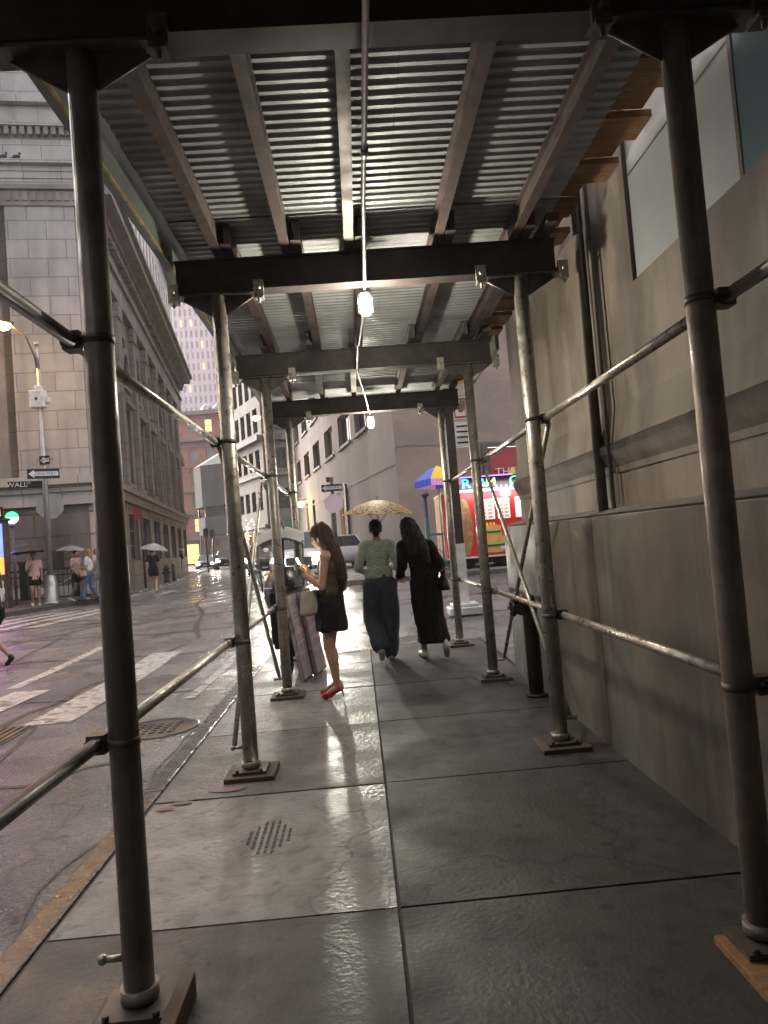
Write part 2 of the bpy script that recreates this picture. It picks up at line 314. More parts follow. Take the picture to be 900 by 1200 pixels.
        return o
def tag(o, label, cat, group=None):
    o['label'] = label; o['category'] = cat
    if group: o['group'] = group
    return o
def thing(name, label, cat, loc=(0, 0, 0), rz=0, group=None):
    o = bpy.data.objects.new(name, None); COL.objects.link(o); o.location = loc; o.rotation_euler = (0, 0, rz); o.empty_display_size = .1
    return tag(o, label, cat, group)
def struct(o): o['kind'] = 'structure'; return o
def dup(root, loc=None, rz=None, label=None, group=None):
    def cp(o, par):
        c = o.copy(); COL.objects.link(c); c.parent = par
        for ch in [x for x in bpy.data.objects if x.parent == o]: cp(ch, c)
        return c
    r = cp(root, None)
    if loc is not None: r.location = loc
    if rz is not None: r.rotation_euler = (0, 0, rz)
    if label: r['label'] = label
    if group: r['group'] = group
    return r
def text(name, s, size, m, parent, mat, ext=.004, sx=1.):
    cu = bpy.data.curves.new(name, 'FONT'); cu.body = s; cu.size = size; cu.extrude = ext; cu.align_x = 'CENTER'; cu.align_y = 'CENTER'
    cu.materials.append(m)
    tmp = bpy.data.objects.new('tmp', cu); COL.objects.link(tmp)
    dg = bpy.context.evaluated_depsgraph_get(); me = bpy.data.meshes.new_from_object(tmp.evaluated_get(dg))
    bpy.data.objects.remove(tmp)
    me.transform(mat @ Matrix.Diagonal((sx, 1, 1, 1)))
    o = bpy.data.objects.new(name, me); COL.objects.link(o); o.parent = parent
    return o
def facing(az, pos):
    """text frame: reads left-to-right for someone looking along azimuth az (from +Y clockwise)"""
    f = V(math.sin(az), math.cos(az), 0); r = V(math.cos(az), -math.sin(az), 0)
    m = Matrix((r, V(0, 0, 1), -f)).transposed().to_4x4(); m.translation = Vector(pos); return m
def Sm(a, b, t):
    t = min(1, max(0, (t-a)/(b-a))); return t*t*(3-2*t)
def gz(x, y):
    return .25*Sm(9, 20, y)+.35*Sm(10, 18, y)*Sm(-6, 0, x)

# ---------------------------------------------------------------- ground: street, sidewalks, paint
def axis(a, b, st): n = max(1, round((b-a)/st)); return [a+(b-a)*i/n for i in range(n+1)]
xs = [-1500, -500, -200, -100, -60]+axis(-40, 40, 1.0)+[60, 100, 200, 500, 1500]
ys = [-1500, -300, -60, -20]+axis(-6, 60, 1.0)+[75, 100, 140, 200, 400, 900, 2500]
g = MB(); nx = len(xs)
g.add([V(x, y, gz(x, y)-.10) for y in ys for x in xs],
      [(j*nx+i, j*nx+i+1, (j+1)*nx+i+1, (j+1)*nx+i) for j in range(len(ys)-1) for i in range(nx-1)], 0, True)
struct(g.build('street', asphalt))

def slab_from_outline(name, outline, mat, drop=.16, top=.0, sub=2.0, kerb_mat=None):
    """a pavement: outline (x,y) ccw, its top follows the ground, with a kerb face down to the street"""
    bm = bmesh.new()
    vs = [bm.verts.new((x, y, 0)) for x, y in outline]; bm.faces.new(vs)
    bmesh.ops.triangulate(bm, faces=bm.faces)
    for _ in range(5):
        es = [e for e in bm.edges if e.calc_length() > sub*1.5]
        if not es: break
        bmesh.ops.subdivide_edges(bm, edges=es, cuts=1); bmesh.ops.triangulate(bm, faces=bm.faces)
    for v in bm.verts: v.co.z = gz(v.co.x, v.co.y)+top
    be = [e for e in bm.edges if e.is_boundary]
    r = bmesh.ops.extrude_edge_only(bm, edges=be)
    for v in r['geom']:
        if isinstance(v, bmesh.types.BMVert): v.co.z -= drop
    bmesh.ops.recalc_face_normals(bm, faces=bm.faces)
    me = bpy.data.meshes.new(name); bm.to_mesh(me); bm.free(); me.materials.append(mat)
    o = bpy.data.objects.new(name, me); COL.objects.link(o); return struct(o)

# near sidewalk: concrete flags with real joints
XJ = [-1.385, .05, 1.62]; YJ = [-10.66+1.515*k for k in range(15)]; YJ[-1] = 10.35
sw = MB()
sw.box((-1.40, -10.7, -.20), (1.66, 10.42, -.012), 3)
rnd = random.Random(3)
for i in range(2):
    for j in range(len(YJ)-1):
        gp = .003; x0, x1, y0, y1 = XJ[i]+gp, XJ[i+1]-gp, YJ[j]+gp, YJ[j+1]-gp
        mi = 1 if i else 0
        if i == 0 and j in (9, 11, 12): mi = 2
        if i == 0 and j <= 8: mi = 4  # near rows take the concrete with shade painted in
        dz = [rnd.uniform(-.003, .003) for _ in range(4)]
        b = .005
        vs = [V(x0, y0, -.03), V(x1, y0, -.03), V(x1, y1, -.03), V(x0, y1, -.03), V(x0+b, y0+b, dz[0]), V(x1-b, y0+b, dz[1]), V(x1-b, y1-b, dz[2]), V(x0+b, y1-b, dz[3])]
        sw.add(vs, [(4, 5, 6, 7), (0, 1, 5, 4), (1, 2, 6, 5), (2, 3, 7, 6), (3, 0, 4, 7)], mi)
struct(sw.build('sidewalk', [concr_l, concr_dry, concr_wet_lit, joint_m, concr_shaded]))
kb = MB()
yy = -10.7; k = 0
while yy < 9.3:
    L_ = 1.9+.3*math.sin(k*2.1); y1 = min(yy+L_, 9.4); kb.box((-1.525-.006*max(0, yy)*.6, yy+.006, -.2), (-1.405, y1-.006, -.004)); yy = y1; k += 1
struct(kb.build('kerb', granite, bevel=.012))
# corner apron that wraps around the building to the right
ap = [(1.67, 7.72), (24, 7.72), (24, 10.9), (1.67, 10.42)]
slab_from_outline('side_pavement', ap, concr_l, top=-.002)
st = MB()
for i in range(14):
    st.box((-.62+i*.055, 10.02+.0, .0), (-.62+i*.055+.03, 10.30, .012))
st.box((-.64, 9.99, -.005), (.16, 10.33, .004))
struct(st.build('tactile_strip', paint_w))
# far pavements
farL = [(-12.3, 15.5), (-10.8, 21.8), (-9.75, 26), (-9.35, 29.5), (-9.75, 34), (-12.3, 54), (-17.0, 88), (-22, 104), (-60, 104), (-60, 15.5)]
slab_from_outline('far_pavement', farL, concr_l, top=.02)
kl = MB()
for a, b in zip(farL[:7], farL[1:8]):
    n = 6
    for i in range(n):
        p = V(a[0]+(b[0]-a[0])*i/n, a[1]+(b[1]-a[1])*i/n, 0); q = V(a[0]+(b[0]-a[0])*(i+1)/n, a[1]+(b[1]-a[1])*(i+1)/n, 0)
        o_ = V(.12, .0, 0)
        zz = [gz(p.x, p.y)+.028, gz(q.x, q.y)+.028]
        kl.add([p+o_*0-V(.1, 0, 0)+V(0, 0, zz[0]), p+o_+V(0, 0, zz[0]), q+o_+V(0, 0, zz[1]), q-V(.1, 0, 0)+V(0, 0, zz[1]), p+o_+V(0, 0, zz[0]-.2), q+o_+V(0, 0, zz[1]-.2)],
               [(0, 1, 2, 3), (1, 4, 5, 2)])
struct(kl.build('far_kerb', granite))
farR = [(-.9, 18.4), (.0, 17.8), (30, 17.8), (30, 32), (2.2, 27.0), (-3.2, 53.5), (-4.2, 53.3), (-.7, 36), (.6, 29), (-1.0, 22)]
slab_from_outline('right_far_pavement', farR, concr_l, top=.02)

def stripe(mb, x0, y0, x1, y1, wd, z=.006, mi=0):
    n = max(1, int(abs(y1-y0)+abs(x1-x0)))
    d = V(x1-x0, y1-y0, 0).normalized(); pr = V(d.y, -d.x, 0)*wd/2
    vs = []; 
    for i in range(n+1):
        p = V(x0+(x1-x0)*i/n, y0+(y1-y0)*i/n, 0)
        for sgn in (-1, 1):
            q = p+pr*sgn; q.z = gz(q.x, q.y)-.10+z; vs.append(q)
    mb.add(vs, [(2*i, 2*i+1, 2*i+3, 2*i+2) for i in range(n)], mi)
cw = MB()
for x, a, b, wd in [(-2.05, 8.2, 12.2, .12), (-3.35, 7.5, 11.9, .5), (-4.5, 8.2, 9.6, .5), (-4.85, 9.9, 13.2, .18)]:
    stripe(cw, x, a, x+.06, b, wd)
for x in (-10.2, -9.45, -8.7, -7.95):
    stripe(cw, x, 17.3, x+.9, 21.6, .36)
for k in range(3): stripe(cw, -9.0+1.25*k, 26.8+.3*k, -9.2+1.25*k, 30+.3*k, .4)
struct(cw.build('crosswalk', paint_w))
rp = MB(); stripe(rp, -9.1, 25.2, -9.25, 27.4, .5, .13)
struct(rp.build('red_ramp', redpaint))
rm = MB()
def blob2(mb, cx, cy, rx, ry, z, n=14, seed=1):
    r_ = random.Random(seed); mb.add([V(cx+rx*math.cos(2*math.pi*i/n)*(1+r_.uniform(-.2, .2)), cy+ry*math.sin(2*math.pi*i/n)*(1+r_.uniform(-.2, .2)), z) for i in range(n)], [list(range(n))])
blob2(rm, -.95, 4.62, .13, .045, .0075); blob2(rm, -1.2, 4.45, .07, .03, .0075, seed=4); blob2(rm, -1.28, 4.36, .06, .02, .0075, seed=6)
struct(rm.build('paint_mark', redpaint))
# tar seams and cracks in the asphalt
ts = MB(); r_ = random.Random(11)
def seam(x0, y0, x1, y1, wd, wob=.12):
    n = int(math.hypot(x1-x0, y1-y0)*4)+2; d = V(x1-x0, y1-y0, 0).normalized(); pr = V(d.y, -d.x, 0); vs = []; ph = r_.uniform(0, 9)
    for i in range(n+1):
        t = i/n; c = V(x0+(x1-x0)*t, y0+(y1-y0)*t, 0)+pr*wob*(noise.noise(V(ph+t*6, ph, 0)))*2
        h = wd*(.5+.35*noise.noise(V(ph, t*14, 3)))
        for s_ in (-1, 1):
            q = c+pr*h*s_; q.z = gz(q.x, q.y)-.094; vs.append(q)
    ts.add(vs, [(2*i, 2*i+1, 2*i+3, 2*i+2) for i in range(n)])
for a in [(-1.62, 3.2, -1.66, 9.5, .018), (-4.6, 4.4, -1.9, 6.0, .07), (-4.2, 5.2, -3.2, 12.5, .07), (-6.5, 9, -2, 8.6, .06), (-8, 12.5, -1.9, 11.4, .10), (-9, 15.5, -2, 13.6, .12), (-8.5, 17, -3, 17.5, .1),
          (-3.1, 13, -6.5, 30, .10), (-6, 20, -2, 21, .14), (-8, 24, -3, 23, .16), (-5.2, 6, -6.5, 16, .07), (-7.5, 14, -4.5, 19, .12), (-2.6, 3.4, -3.5, 7.4, .05), (-9, 19, -2.5, 15.6, .09), (-8.5, 28, -3, 27, .2), (1, 12.6, 9, 13.6, .1), (-1.5, 14, 6, 15.4, .1)]: seam(*a)
struct(ts.build('tar_seams', tar))
mh = MB(); mh.lathe([(.40, 0), (.40, .012), (.34, .014), (.34, .008), (.01, .008)], (-2.05, 6.9, -.104), 28)
for i in range(-3, 4):
    for j in range(-3, 4):
        if i*i+j*j < 9: mh.box((-2.05+i*.085-.025, 6.9+j*.085-.025, -.098), (-2.05+i*.085+.025, 6.9+j*.085+.025, -.088))
tag(mh.build('manhole_cover', dsteel), 'round studded iron manhole cover in the wet road beside the kerb', 'manhole cover')
gr_ = MB(); gr_.box((-4.45, 6.6, -.11), (-3.45, 7.5, -.092))
for i in range(12): gr_.box((-4.42+i*.082, 6.64, -.092), (-4.42+i*.082+.035, 7.46, -.082))
tag(gr_.build('street_grate', dsteel), 'dark square iron grate set in the wet street left of the shed', 'grate')
ug = MB(); ug.box((-.72, 3.6, -.002), (-.44, 4.04, .001), 1)
for i in range(7):
    for j in range(7):
        if abs(i-3)+abs(j-3) < 5: ug.box((-.70+i*.035, 3.62+j*.06, -.001), (-.70+i*.035+.014, 3.62+j*.06+.044, .0042))
tag(ug.build('utility_cover', [concr_dry, concr_wet_lit]), 'small dark lattice cover let into the pale sidewalk flag', 'cover')

# ---------------------------------------------------------------- the sidewalk shed
shed = thing('sidewalk_shed', 'steel sidewalk shed with pipe posts, dark beams and corrugated roof over the pavement', 'sidewalk shed')
LX, RX = -.84, 1.28
PY = [-7.3, -4.88, -2.44, 0.0, 2.45, 4.89, 7.33, 9.74]
def make_post(x, y, dark, first, idx):
    p = MB(); rad = .052 if idx > 1 else .050
    p.tube([(x, y, .05), (x, y, 3.283)], rad, 24)
    p.tube([(x, y, .06), (x, y, .10)], rad+.012, 20)
    o = p.build('post', steel if not dark else psteel, shed)
    b = MB()
    b.box((x-.11, y-.11, .032), (x+.11, y+.065 if idx == 1 else y+.11, .052)); b.tube([(x-.08, y-.1, .05), (x-.08, y-.1, .07)], .012, 6); b.tube([(x+.08, y-.1, .05), (x+.08, y-.1, .07)], .012, 6)
    b.build('base_plate', dsteel, o)
    s_ = MB()
    if idx == 1 and x < 0: s_.box((x-.14, y-.34, .0), (x+.115, y+.07, .03)); s_.box((x+.118, y-.36, .0), (x+.168, y+.07, .085))
    else: s_.box((x-.16, y-.16, .0), (x+.17, y+.16, .032)) if not (idx == 1) else s_.box((x-.145, y-.34, 0), (x+.17, y+.06, .032))
    s_.build('sill_board', (wood_d if x < 0 or idx != 1 else wood), o, bevel=.004)
    h = MB()
    h.box((x-.30, y-.06, 3.285), (x+.30, y+.06, 3.30))
    for sg in (-1, 1):
        h.prism([(x+sg*.052, 3.165), (x+sg*.052, 3.285), (x+sg*.23, 3.285), (x+sg*.23, 3.268)], 'y', y-.008, y+.008)
        h.tube([(x+sg*.05, y, 3.16), (x+sg*.24, y, 3.272)], .009, 6)
    h.build('head_plate', dsteel, o)
    for sg in (-1, 1):
        c = MB(); cx = x+sg*.29
        c.box((cx-.035, y-.085, 3.245), (cx+.035, y-.06, 3.36)); c.box((cx-.03, y-.10, 3.23), (cx+.03, y-.02, 3.26))
        c.tube([(cx, y-.12, 3.30), (cx, y-.05, 3.30)], .016, 6); c.tube([(cx, y-.075, 3.20), (cx, y-.075, 3.27)], .010, 6)
        c.build('beam_clamp', steel if not dark else dsteel, o)
    for zc in (.9, 2.27):
        cp = MB(); sg = -1 if x < 0 else 1
        cp.tube([(x, y, zc-.014), (x, y, zc+.014)], rad+.003, 18); cp.tube([(x+sg*.03, y-.01, zc), (x+sg*.125, y-.01, zc)], .014, 8); cp.box((x+sg*.085-.03, y-.032, zc-.032), (x+sg*.085+.03, y+.032, zc+.032))
        cp.tube([(x+sg*.07, y-.06, zc+.01), (x+sg*.07, y+.05, zc+.01)], .012, 6)
        cp.build('coupler', dsteel, o)
    return o
for i, y in enumerate(PY):
    for x in (LX, RX):
        make_post(x, y, i <= 4, False, i-3)
# H beams across
for i, y in enumerate(PY):
    b = MB(); x0, x1 = -1.12, 1.535; zb = 3.305; zt = 3.53
    b.box((x0, y-.065, zb), (x1, y+.065, zb+.014)); b.box((x0, y-.065, zt-.014), (x1, y+.065, zt)); b.box((x0, y-.006, zb+.014), (x1, y+.006, zt-.014))
    # timber packing against the web
    b2 = MB(); b2.box((x0+.01, y-.055, zb+.016), (x1-.01, y-.008, zt-.016))
    o = b.build('cross_beam', beam_m, shed); b2.build('web_packing', beam_m, o)
# joists
JX = [-.80, -.34, .09, .70, 1.24]
for i in range(8):
    if i == 0: y0, y1 = -9.2, PY[0]+.28
    else: y0, y1 = PY[i-1]-.28, PY[i]+.28
    off = .0 if i % 2 == 1 else .075
    for jx in JX:
        x = jx+off*(1 if jx > -.5 else 1); b = MB()
        b.box((x-.032, y0, 3.531), (x+.032, y1, 3.541)); b.box((x-.005, y0, 3.541), (x+.005, y1, 3.655)); b.box((x-.032, y0, 3.655), (x+.032, y1, 3.665))
        b.box((x+.006, y0+.004, 3.542), (x+.028, y1-.004, 3.654))
        b.build('joist', joist_m, shed)
# corrugated deck sheets (profile across Y)
def corr(y0, y1, x0, x1, z):
    pit = .0765; prof = []; y = y0
    while y < y1:
        prof += [(y, z), (y+pit*.32, z+.0015), (y+pit*.56, z+.012), (y+pit*.82, z+.012)]; y += pit
    prof.append((y1, z))
    b = MB(); n = len(prof)
    b.add([V(x0, p, q) for p, q in prof]+[V(x1, p, q) for p, q in prof], [(k, k+1, n+k+1, n+k) for k in range(n-1)])
    o = b.build('deck_sheet', corr_m, shed); return o
yb = [-9.3, -7.5, -5.6, -3.8, -2.0, -.2, 1.3, 2.75, 4.55, 6.9, 9.2, 10.2]
for k in range(len(yb)-1):
    corr(yb[k], yb[k+1]+.06, -1.08, .35+(k % 2)*.0, 3.667+(k % 2)*.004)
    corr(yb[k], yb[k+1]+.06, .352, 1.50, 3.668+(k % 2)*.004)
# planks on top, stepping out beyond the sheets toward the wall
y = -9.24; k = 0
while y < 10.1:
    wd = .24; b = MB(); xe = 1.765 if k % 2 == 0 else 1.745
    if 4.4 < y < 5.05: xe = 1.67
    if y > 9: xe -= .08
    b.box((-1.10, y, 3.705+(k % 2)*.04), (xe+.02*math.sin(k*3.3), y+wd-.006, 3.745+(k % 2)*.04))
    b.build('plank', wood, shed); y += wd; k += 1
for k, yb_ in enumerate(PY):
    b = MB(); b.box((1.42, yb_-.3, 3.54), (1.50, yb_+.12, 3.60)); b.build('packing_block', wood_d, shed)
# parapet fascia on the street side
f = MB(); f.box((-1.19, -9.3, 3.50), (-1.15, 10.25, 4.6)); o = f.build('fascia_board', fascia_m, shed)
f = MB(); f.box((-1.149, -9.3, 3.50), (-1.135, 10.25, 3.515)); f.build('fascia_batten', yedge, shed)
f = MB(); f.box((-1.148, 10.21, 3.75), (1.60, 10.25, 4.6)); f.build('fascia_board', fascia_m, shed)
f = MB(); f.box((1.70, 7.8, 3.55), (1.74, 10.2, 4.3)); f.build('fascia_board', wood_p, shed, label='pale plywood fascia board past the wall corner')
# rails
def rail(x, z, y0, y1, m):
    b = MB(); b.tube([(x, y0, z), (x, y1, z)], .024, 14); b.build('rail', m, shed)
for x in (LX-.085, RX+.085):
    for z in (.90, 2.27):
        for a, b_ in ((-4.9, -2.42), (-2.46, .02), (-.03, 2.47), (2.44, 4.92), (4.86, 7.36), (7.30, 9.80)):
            rail(x, z+(.004 if a > 3 else 0), a, b_, steel if a > 0 else dsteel)
        if x < 0: pass
for x in (LX-.09, RX+.10):
    for (ya, za, yb_, zb) in ((4.92, 2.24, 7.30, .22), (7.30, 2.20, 4.92, .20)):
        b = MB(); dx = .02 if ya < 6 else -.02
        b.tube([(x+dx, ya, za), (x+dx, yb_, zb)], .0175, 10); b.build('cross_brace', steel, shed)
for x in (LX-.09,):
    b = MB(); b.tube([(x, 7.36, 2.2), (x, 9.7, 1.6)], .0175, 10); b.build('cross_brace', steel, shed)
for (x, y) in ((LX, 2.45), (LX, 4.89), (LX, 7.33), (RX, 4.89), (RX, 7.33)):
    b = MB(); sg = -1 if x < 0 else 1
    b.tube([(x+sg*.05, y+.0, .19), (x+sg*.11, y, .19)], .012, 8); b.ell((x+sg*.115, y, .19), (.018, .018, .018), 8, 6); b.build('pin', steel, shed)

# cage lights and conduit
def cage_light(loc, label, energy, first=None):
    x, y, z = loc
    t = thing('cage_light', label, 'lamp', loc, group='caged work lamps under the shed roof')
    b = MB(); b.lathe([(.0001, .0), (.045, .0), (.05, -.015), (.05, -.035), (.042, -.045)], (0, 0, .02), 18); b.build('socket_cap', cage_m, t)
    b = MB(); b.lathe([(.036, -.03), (.038, -.06), (.038, -.12), (.03, -.15), (.0001, -.16)], (0, 0, .0), 18); b.build('jar', jar_m, t)
    b = MB()
    for k in range(8):
        a = k*math.pi/4; c, s = math.cos(a), math.sin(a)
        b.tube([(c*.05, s*.05, -.02), (c*.053, s*.053, -.07), (c*.052, s*.052, -.14), (c*.03, s*.03, -.172), (0, 0, -.178)], .0022, 5)
    for zz in (-.06, -.105, -.145):
        b.tube([(math.cos(2*math.pi*k/20)*.053, math.sin(2*math.pi*k/20)*.053, zz) for k in range(21)], .0022, 5)
    b.build('guard', cage_m, t)
    li = bpy.data.lights.new('bulb_light', 'POINT'); li.energy = energy; li.shadow_soft_size = .035; li.color = (1, .90, .74)
    lo = bpy.data.objects.new('bulb_light', li); COL.objects.link(lo); lo.parent = t; lo.location = (0, 0, -.19-.03)
    return t
cage_light((.18, 5.01, 3.30), 'glowing caged lamp hanging below the nearest lit cross beam', 19)
cage_light((.30, 9.93, 3.29), 'smaller glowing caged lamp hanging below the farthest beam above the umbrella', 18)
b = MB(); b.tube([(.155, -1, 3.19), (.155, 2.3, 3.21), (.16, 3.6, 3.26), (.18, 4.85, 3.285), (.18, 5.0, 3.31)], .0125, 10)
b.tube([(.16, 3.05, 3.235), (.16, 3.12, 3.238)], .017, 8)
b.tube([(.18, 5.02, 3.30), (.165, 5.6, 3.265), (.14, 6.3, 3.28), (.13, 6.4, 3.30), (.12, 7.2, 3.27), (.15, 7.6, 3.26), (.22, 8.6, 3.28), (.27, 9.4, 3.27), (.30, 9.9, 3.30)], .0085, 8)
tag(b.build('light_cable', conduit_m), 'grey cable running under the shed roof from lamp to lamp', 'cable')

# ---------------------------------------------------------------- near building wall on the right
def wall_panel(mb, P0, az, s0, s1, z0, z1, opens, rec=.18, mi=0, flip=1, inward=1):
    """facade in the vertical plane through P0 with direction az; opens = (s0,s1,z0,z1); reveals go inward (right-hand of az * inward)"""
    d = V(math.sin(az), math.cos(az), 0); n = V(d.y, -d.x, 0)*inward
    P0 = V(P0[0], P0[1], 0)
    S = sorted({s0, s1, *[v for o in opens for v in o[:2] if s0 < v < s1]}); Z = sorted({z0, z1, *[v for o in opens for v in o[2:4] if z0 < v < z1]})
    def P(s, z, dd=0): return P0+d*s+n*dd+V(0, 0, z)
    for a, b in zip(S, S[1:]):
        for c, e in zip(Z, Z[1:]):
            ms, mz = (a+b)/2, (c+e)/2
            if any(o[0] < ms < o[1] and o[2] < mz < o[3] for o in opens): continue
            mb.add([P(a, c), P(b, c), P(b, e), P(a, e)], [(0, 1, 2, 3)], mi, uvs=[[(a, c), (b, c), (b, e), (a, e)]])
    for (a, b, c, e) in [o[:4] for o in opens]:
        for q in ([P(a, c), P(b, c), P(b, c, rec), P(a, c, rec)], [P(a, e), P(b, e), P(b, e, rec), P(a, e, rec)], [P(a, c), P(a, e), P(a, e, rec), P(a, c, rec)], [P(b, c), P(b, e), P(b, e, rec), P(b, c, rec)]):
            mb.add(q, [(0, 1, 2, 3)], mi, uvs=[[(0, 0), (.1, 0), (.1, .1), (0, .1)]])
def fbox(mb, P0, az, s0, s1, z0, z1, d0, d1, mi=0, inward=1, uv=True):
    """box in facade coordinates; d>0 goes into the building"""
    d = V(math.sin(az), math.cos(az), 0); n = V(d.y, -d.x, 0)*inward; P0 = V(P0[0], P0[1], 0)
    c = [P0+d*s+n*q+V(0, 0, z) for z in (z0, z1) for (s, q) in ((s0, d0), (s1, d0), (s1, d1), (s0, d1))]
    u = [[(s0, z0), (s1, z0), (s1, z1), (s0, z1)]]
    mb.add(c, [(0, 3, 2, 1), (4, 5, 6, 7), (0, 1, 5, 4), (1, 2, 6, 5), (2, 3, 7, 6), (3, 0, 4, 7)], mi,
           uvs=[[(s0, d0), (s0, d1), (s1, d1), (s1, d0)]]*2+[[(s0, z0), (s1, z0), (s1, z1), (s0, z1)], [(d0, z0), (d1, z0), (d1, z1), (d0, z1)], [(s1, z0), (s0, z0), (s0, z1), (s1, z1)], [(d1, z0), (d0, z0), (d0, z1), (d1, z1)]])
def fwindow(root, P0, az, s0, s1, z0, z1, rec, inward=1, gl=None, fr=None, cols=1, rows=2, fw_=.07, sill=None, name='window', proud=None):
    fb = MB(); a = rec-.06; b_ = rec
    if proud is not None: a, b_ = -proud, .0
    fbox(fb, P0, az, s0, s0+fw_, z0, z1, a, b_, 0, inward); fbox(fb, P0, az, s1-fw_, s1, z0, z1, a, b_, 0, inward)
    fbox(fb, P0, az, s0+fw_, s1-fw_, z0, z0+fw_, a, b_, 0, inward); fbox(fb, P0, az, s0+fw_, s1-fw_, z1-fw_, z1, a, b_, 0, inward)
    for i in range(1, cols): x = s0+(s1-s0)*i/cols; fbox(fb, P0, az, x-fw_*.35, x+fw_*.35, z0+fw_, z1-fw_, a+.005, b_, 0, inward)
    for i in range(1, rows): x = z0+(z1-z0)*i/rows; fbox(fb, P0, az, s0+fw_, s1-fw_, x-fw_*.35, x+fw_*.35, a+.008, b_, 0, inward)
    o = fb.build(name, fr or frame_d, root)
    gb = MB(); fbox(gb, P0, az, s0+fw_*.6, s1-fw_*.6, z0+fw_*.6, z1-fw_*.6, (b_-.02 if proud is None else -proud*.4), b_+.01, 0, inward); gb.build('pane', gl or glass_d, o)
    if sill is not None:
        sb = MB(); fbox(sb, P0, az, s0-.12, s1+.12, z0-.16, z0-.01, -.12, .1, 0, inward); sb.build('sill', sill, o)
    return o
nb = thing('stone_building', 'brown limestone building with pale granite base slabs along the right side of the shed', 'building', (1.6, 4, 0))
nb.location = (0, 0, 0)
b = MB(); y = -3.3; 
for ya, yb_ in ((-11, -9), (-9, -7), (-7, -5), (-5, -3.2), (-3.2, -1.2), (-1.2, 1.0), (1.0, 3.0), (3.0, 4.78), (4.78, 6.35), (6.35, 7.70)):
    b.box((1.592, ya+.002, -.1), (1.95, yb_-.002, 1.555))
o = b.build('base_slab', wall_lo, nb, bevel=.006)
b = MB()
wall_panel(b, (1.80, -11.5), 0, 0, 19.17, 1.50, 9.5, [(9.5, 11.9, 2.97, 9), (12.9, 15.72, 2.97, 9)], rec=.03)
# narrow recessed reveals either side of the pier
b.build('wall', wall_up, nb)
b = MB(); b.box((1.805, 7.668, -.1), (24, 7.70, 9.5)); b.build('wall', wall_up, nb)
b = MB(); b.box((1.825, 3.03, 2.96), (1.84, 4.23, 9)); b.build('infill_panel', wall_pan, nb)
b = MB(); b.box((1.822, 3.03, 3.62), (1.8245, 4.23, 3.632)); b.box((1.820, 3.0, 2.97), (1.84, 3.03, 9)); b.build('panel_joint', frame_d, nb)
b = MB(); b.box((1.825, -2.1, 2.96), (1.84, .45, 9)); b.build('infill_panel', wall_pan, nb)
b = MB(); b.box((1.824, 1.35, 2.96), (1.84, 3.00, 9)); b.build('infill_panel', blue_pan, nb, label='blue-grey glazed infill panel high in the wall')
# belt moulding with profile, and ledge over the slabs
prof = [(1.803, 1.84), (1.788, 1.84), (1.788, 1.88), (1.765, 1.92), (1.735, 1.98), (1.735, 2.03), (1.765, 2.05), (1.775, 2.12), (1.788, 2.20), (1.803, 2.30)]
b = MB(); b.prism(prof, 'y', -11.4, 7.68); b.build('belt_moulding', wall_up, nb)
b = MB(); b.prism([(1.803, 1.558), (1.63, 1.558), (1.62, 1.568), (1.74, 1.60), (1.803, 1.61)], 'y', -11.4, 7.68); b.build('ledge', stone_t, nb)
# two thin vertical tubes against the upper wall, toned like it
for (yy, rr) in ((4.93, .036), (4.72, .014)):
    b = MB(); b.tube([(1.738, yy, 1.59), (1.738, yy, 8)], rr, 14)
    b.build('wall_tube', M('wall_toned_tube', (.20, .166, .13), (.14, .116, .09), 5, rough=.6) if 'wall_toned_tube' not in MATS else MATS['wall_toned_tube'], nb)
# standpipe in front of the wall
t = thing('standpipe', 'brown fire standpipe with capped siamese head by the wall corner', 'standpipe', (1.50, 6.42, 0))
b = MB(); b.tube([(0, 0, 0), (0, 0, .80), (-.01, -.005, .86), (-.05, -.01, .885)], .068, 16); b.tube([(0, 0, 0), (0, 0, .03)], .095, 16); b.build('riser', brown_pipe, t)
b = MB(); b.tube([(-.04, -.01, .83), (-.15, -.03, .81)], .062, 14); b.tube([(-.14, -.03, .81), (-.17, -.03, .81)], .078, 14); b.tube([(-.04, -.01, .83), (-.12, -.14, .80)], .05, 12)
for k in range(3): b.tube([(-.175, -.03+.05*math.cos(k*2.1), .81+.05*math.sin(k*2.1)), (-.195, -.03+.05*math.cos(k*2.1), .81+.05*math.sin(k*2.1))], .012, 6)
b.build('hose_inlet', fire_m, t)
#PART2
# ---------------------------------------------------------------- left corner building (grey stone, arch windows)
C0 = (-10.26, 29.08); A = R(-7.88); AF = A-R(90)
lb = thing('classical_building', 'huge grey classical stone building with heavy cornice on the far left corner', 'building', (0, 0, 0))
LEN = 33.0
side_ground = []; bay = 4.1
for k in range(8):
    s = 1.5+bay*k; side_ground.append((s+.35, s+2.9, 1.55, 3.85))
b = MB(); wall_panel(b, C0, A, 0, LEN, -.2, 4.35, side_ground, .35, 0, inward=-1); b.build('wall', stone_s, lb)
up1 = [(1.5+bay*k+.75, 1.5+bay*k+2.5, 5.4, 9.3) for k in range(8)]; up2 = [(1.5+bay*k+.85, 1.5+bay*k+2.4, 10.4, 13.0) for k in range(8)]
b = MB(); wall_panel(b, C0, A, 0, LEN, 4.9, 14.2, up1+up2, .45, 0, inward=-1); b.build('wall', stone_s, lb)
for o_ in side_ground: fwindow(lb, C0, A, *o_, .30, -1, glass_d, frame_d, 4, 3, .09)
for k, o_ in enumerate(up1): fwindow(lb, C0, A, *o_, .40, -1, glass_d, frame_d, 2, 3, .09, sill=stone_t)
for k, o_ in enumerate(up2): fwindow(lb, C0, A, *o_, .40, -1, glass_d, frame_d, 2, 2, .09, sill=stone_t)
b = MB()
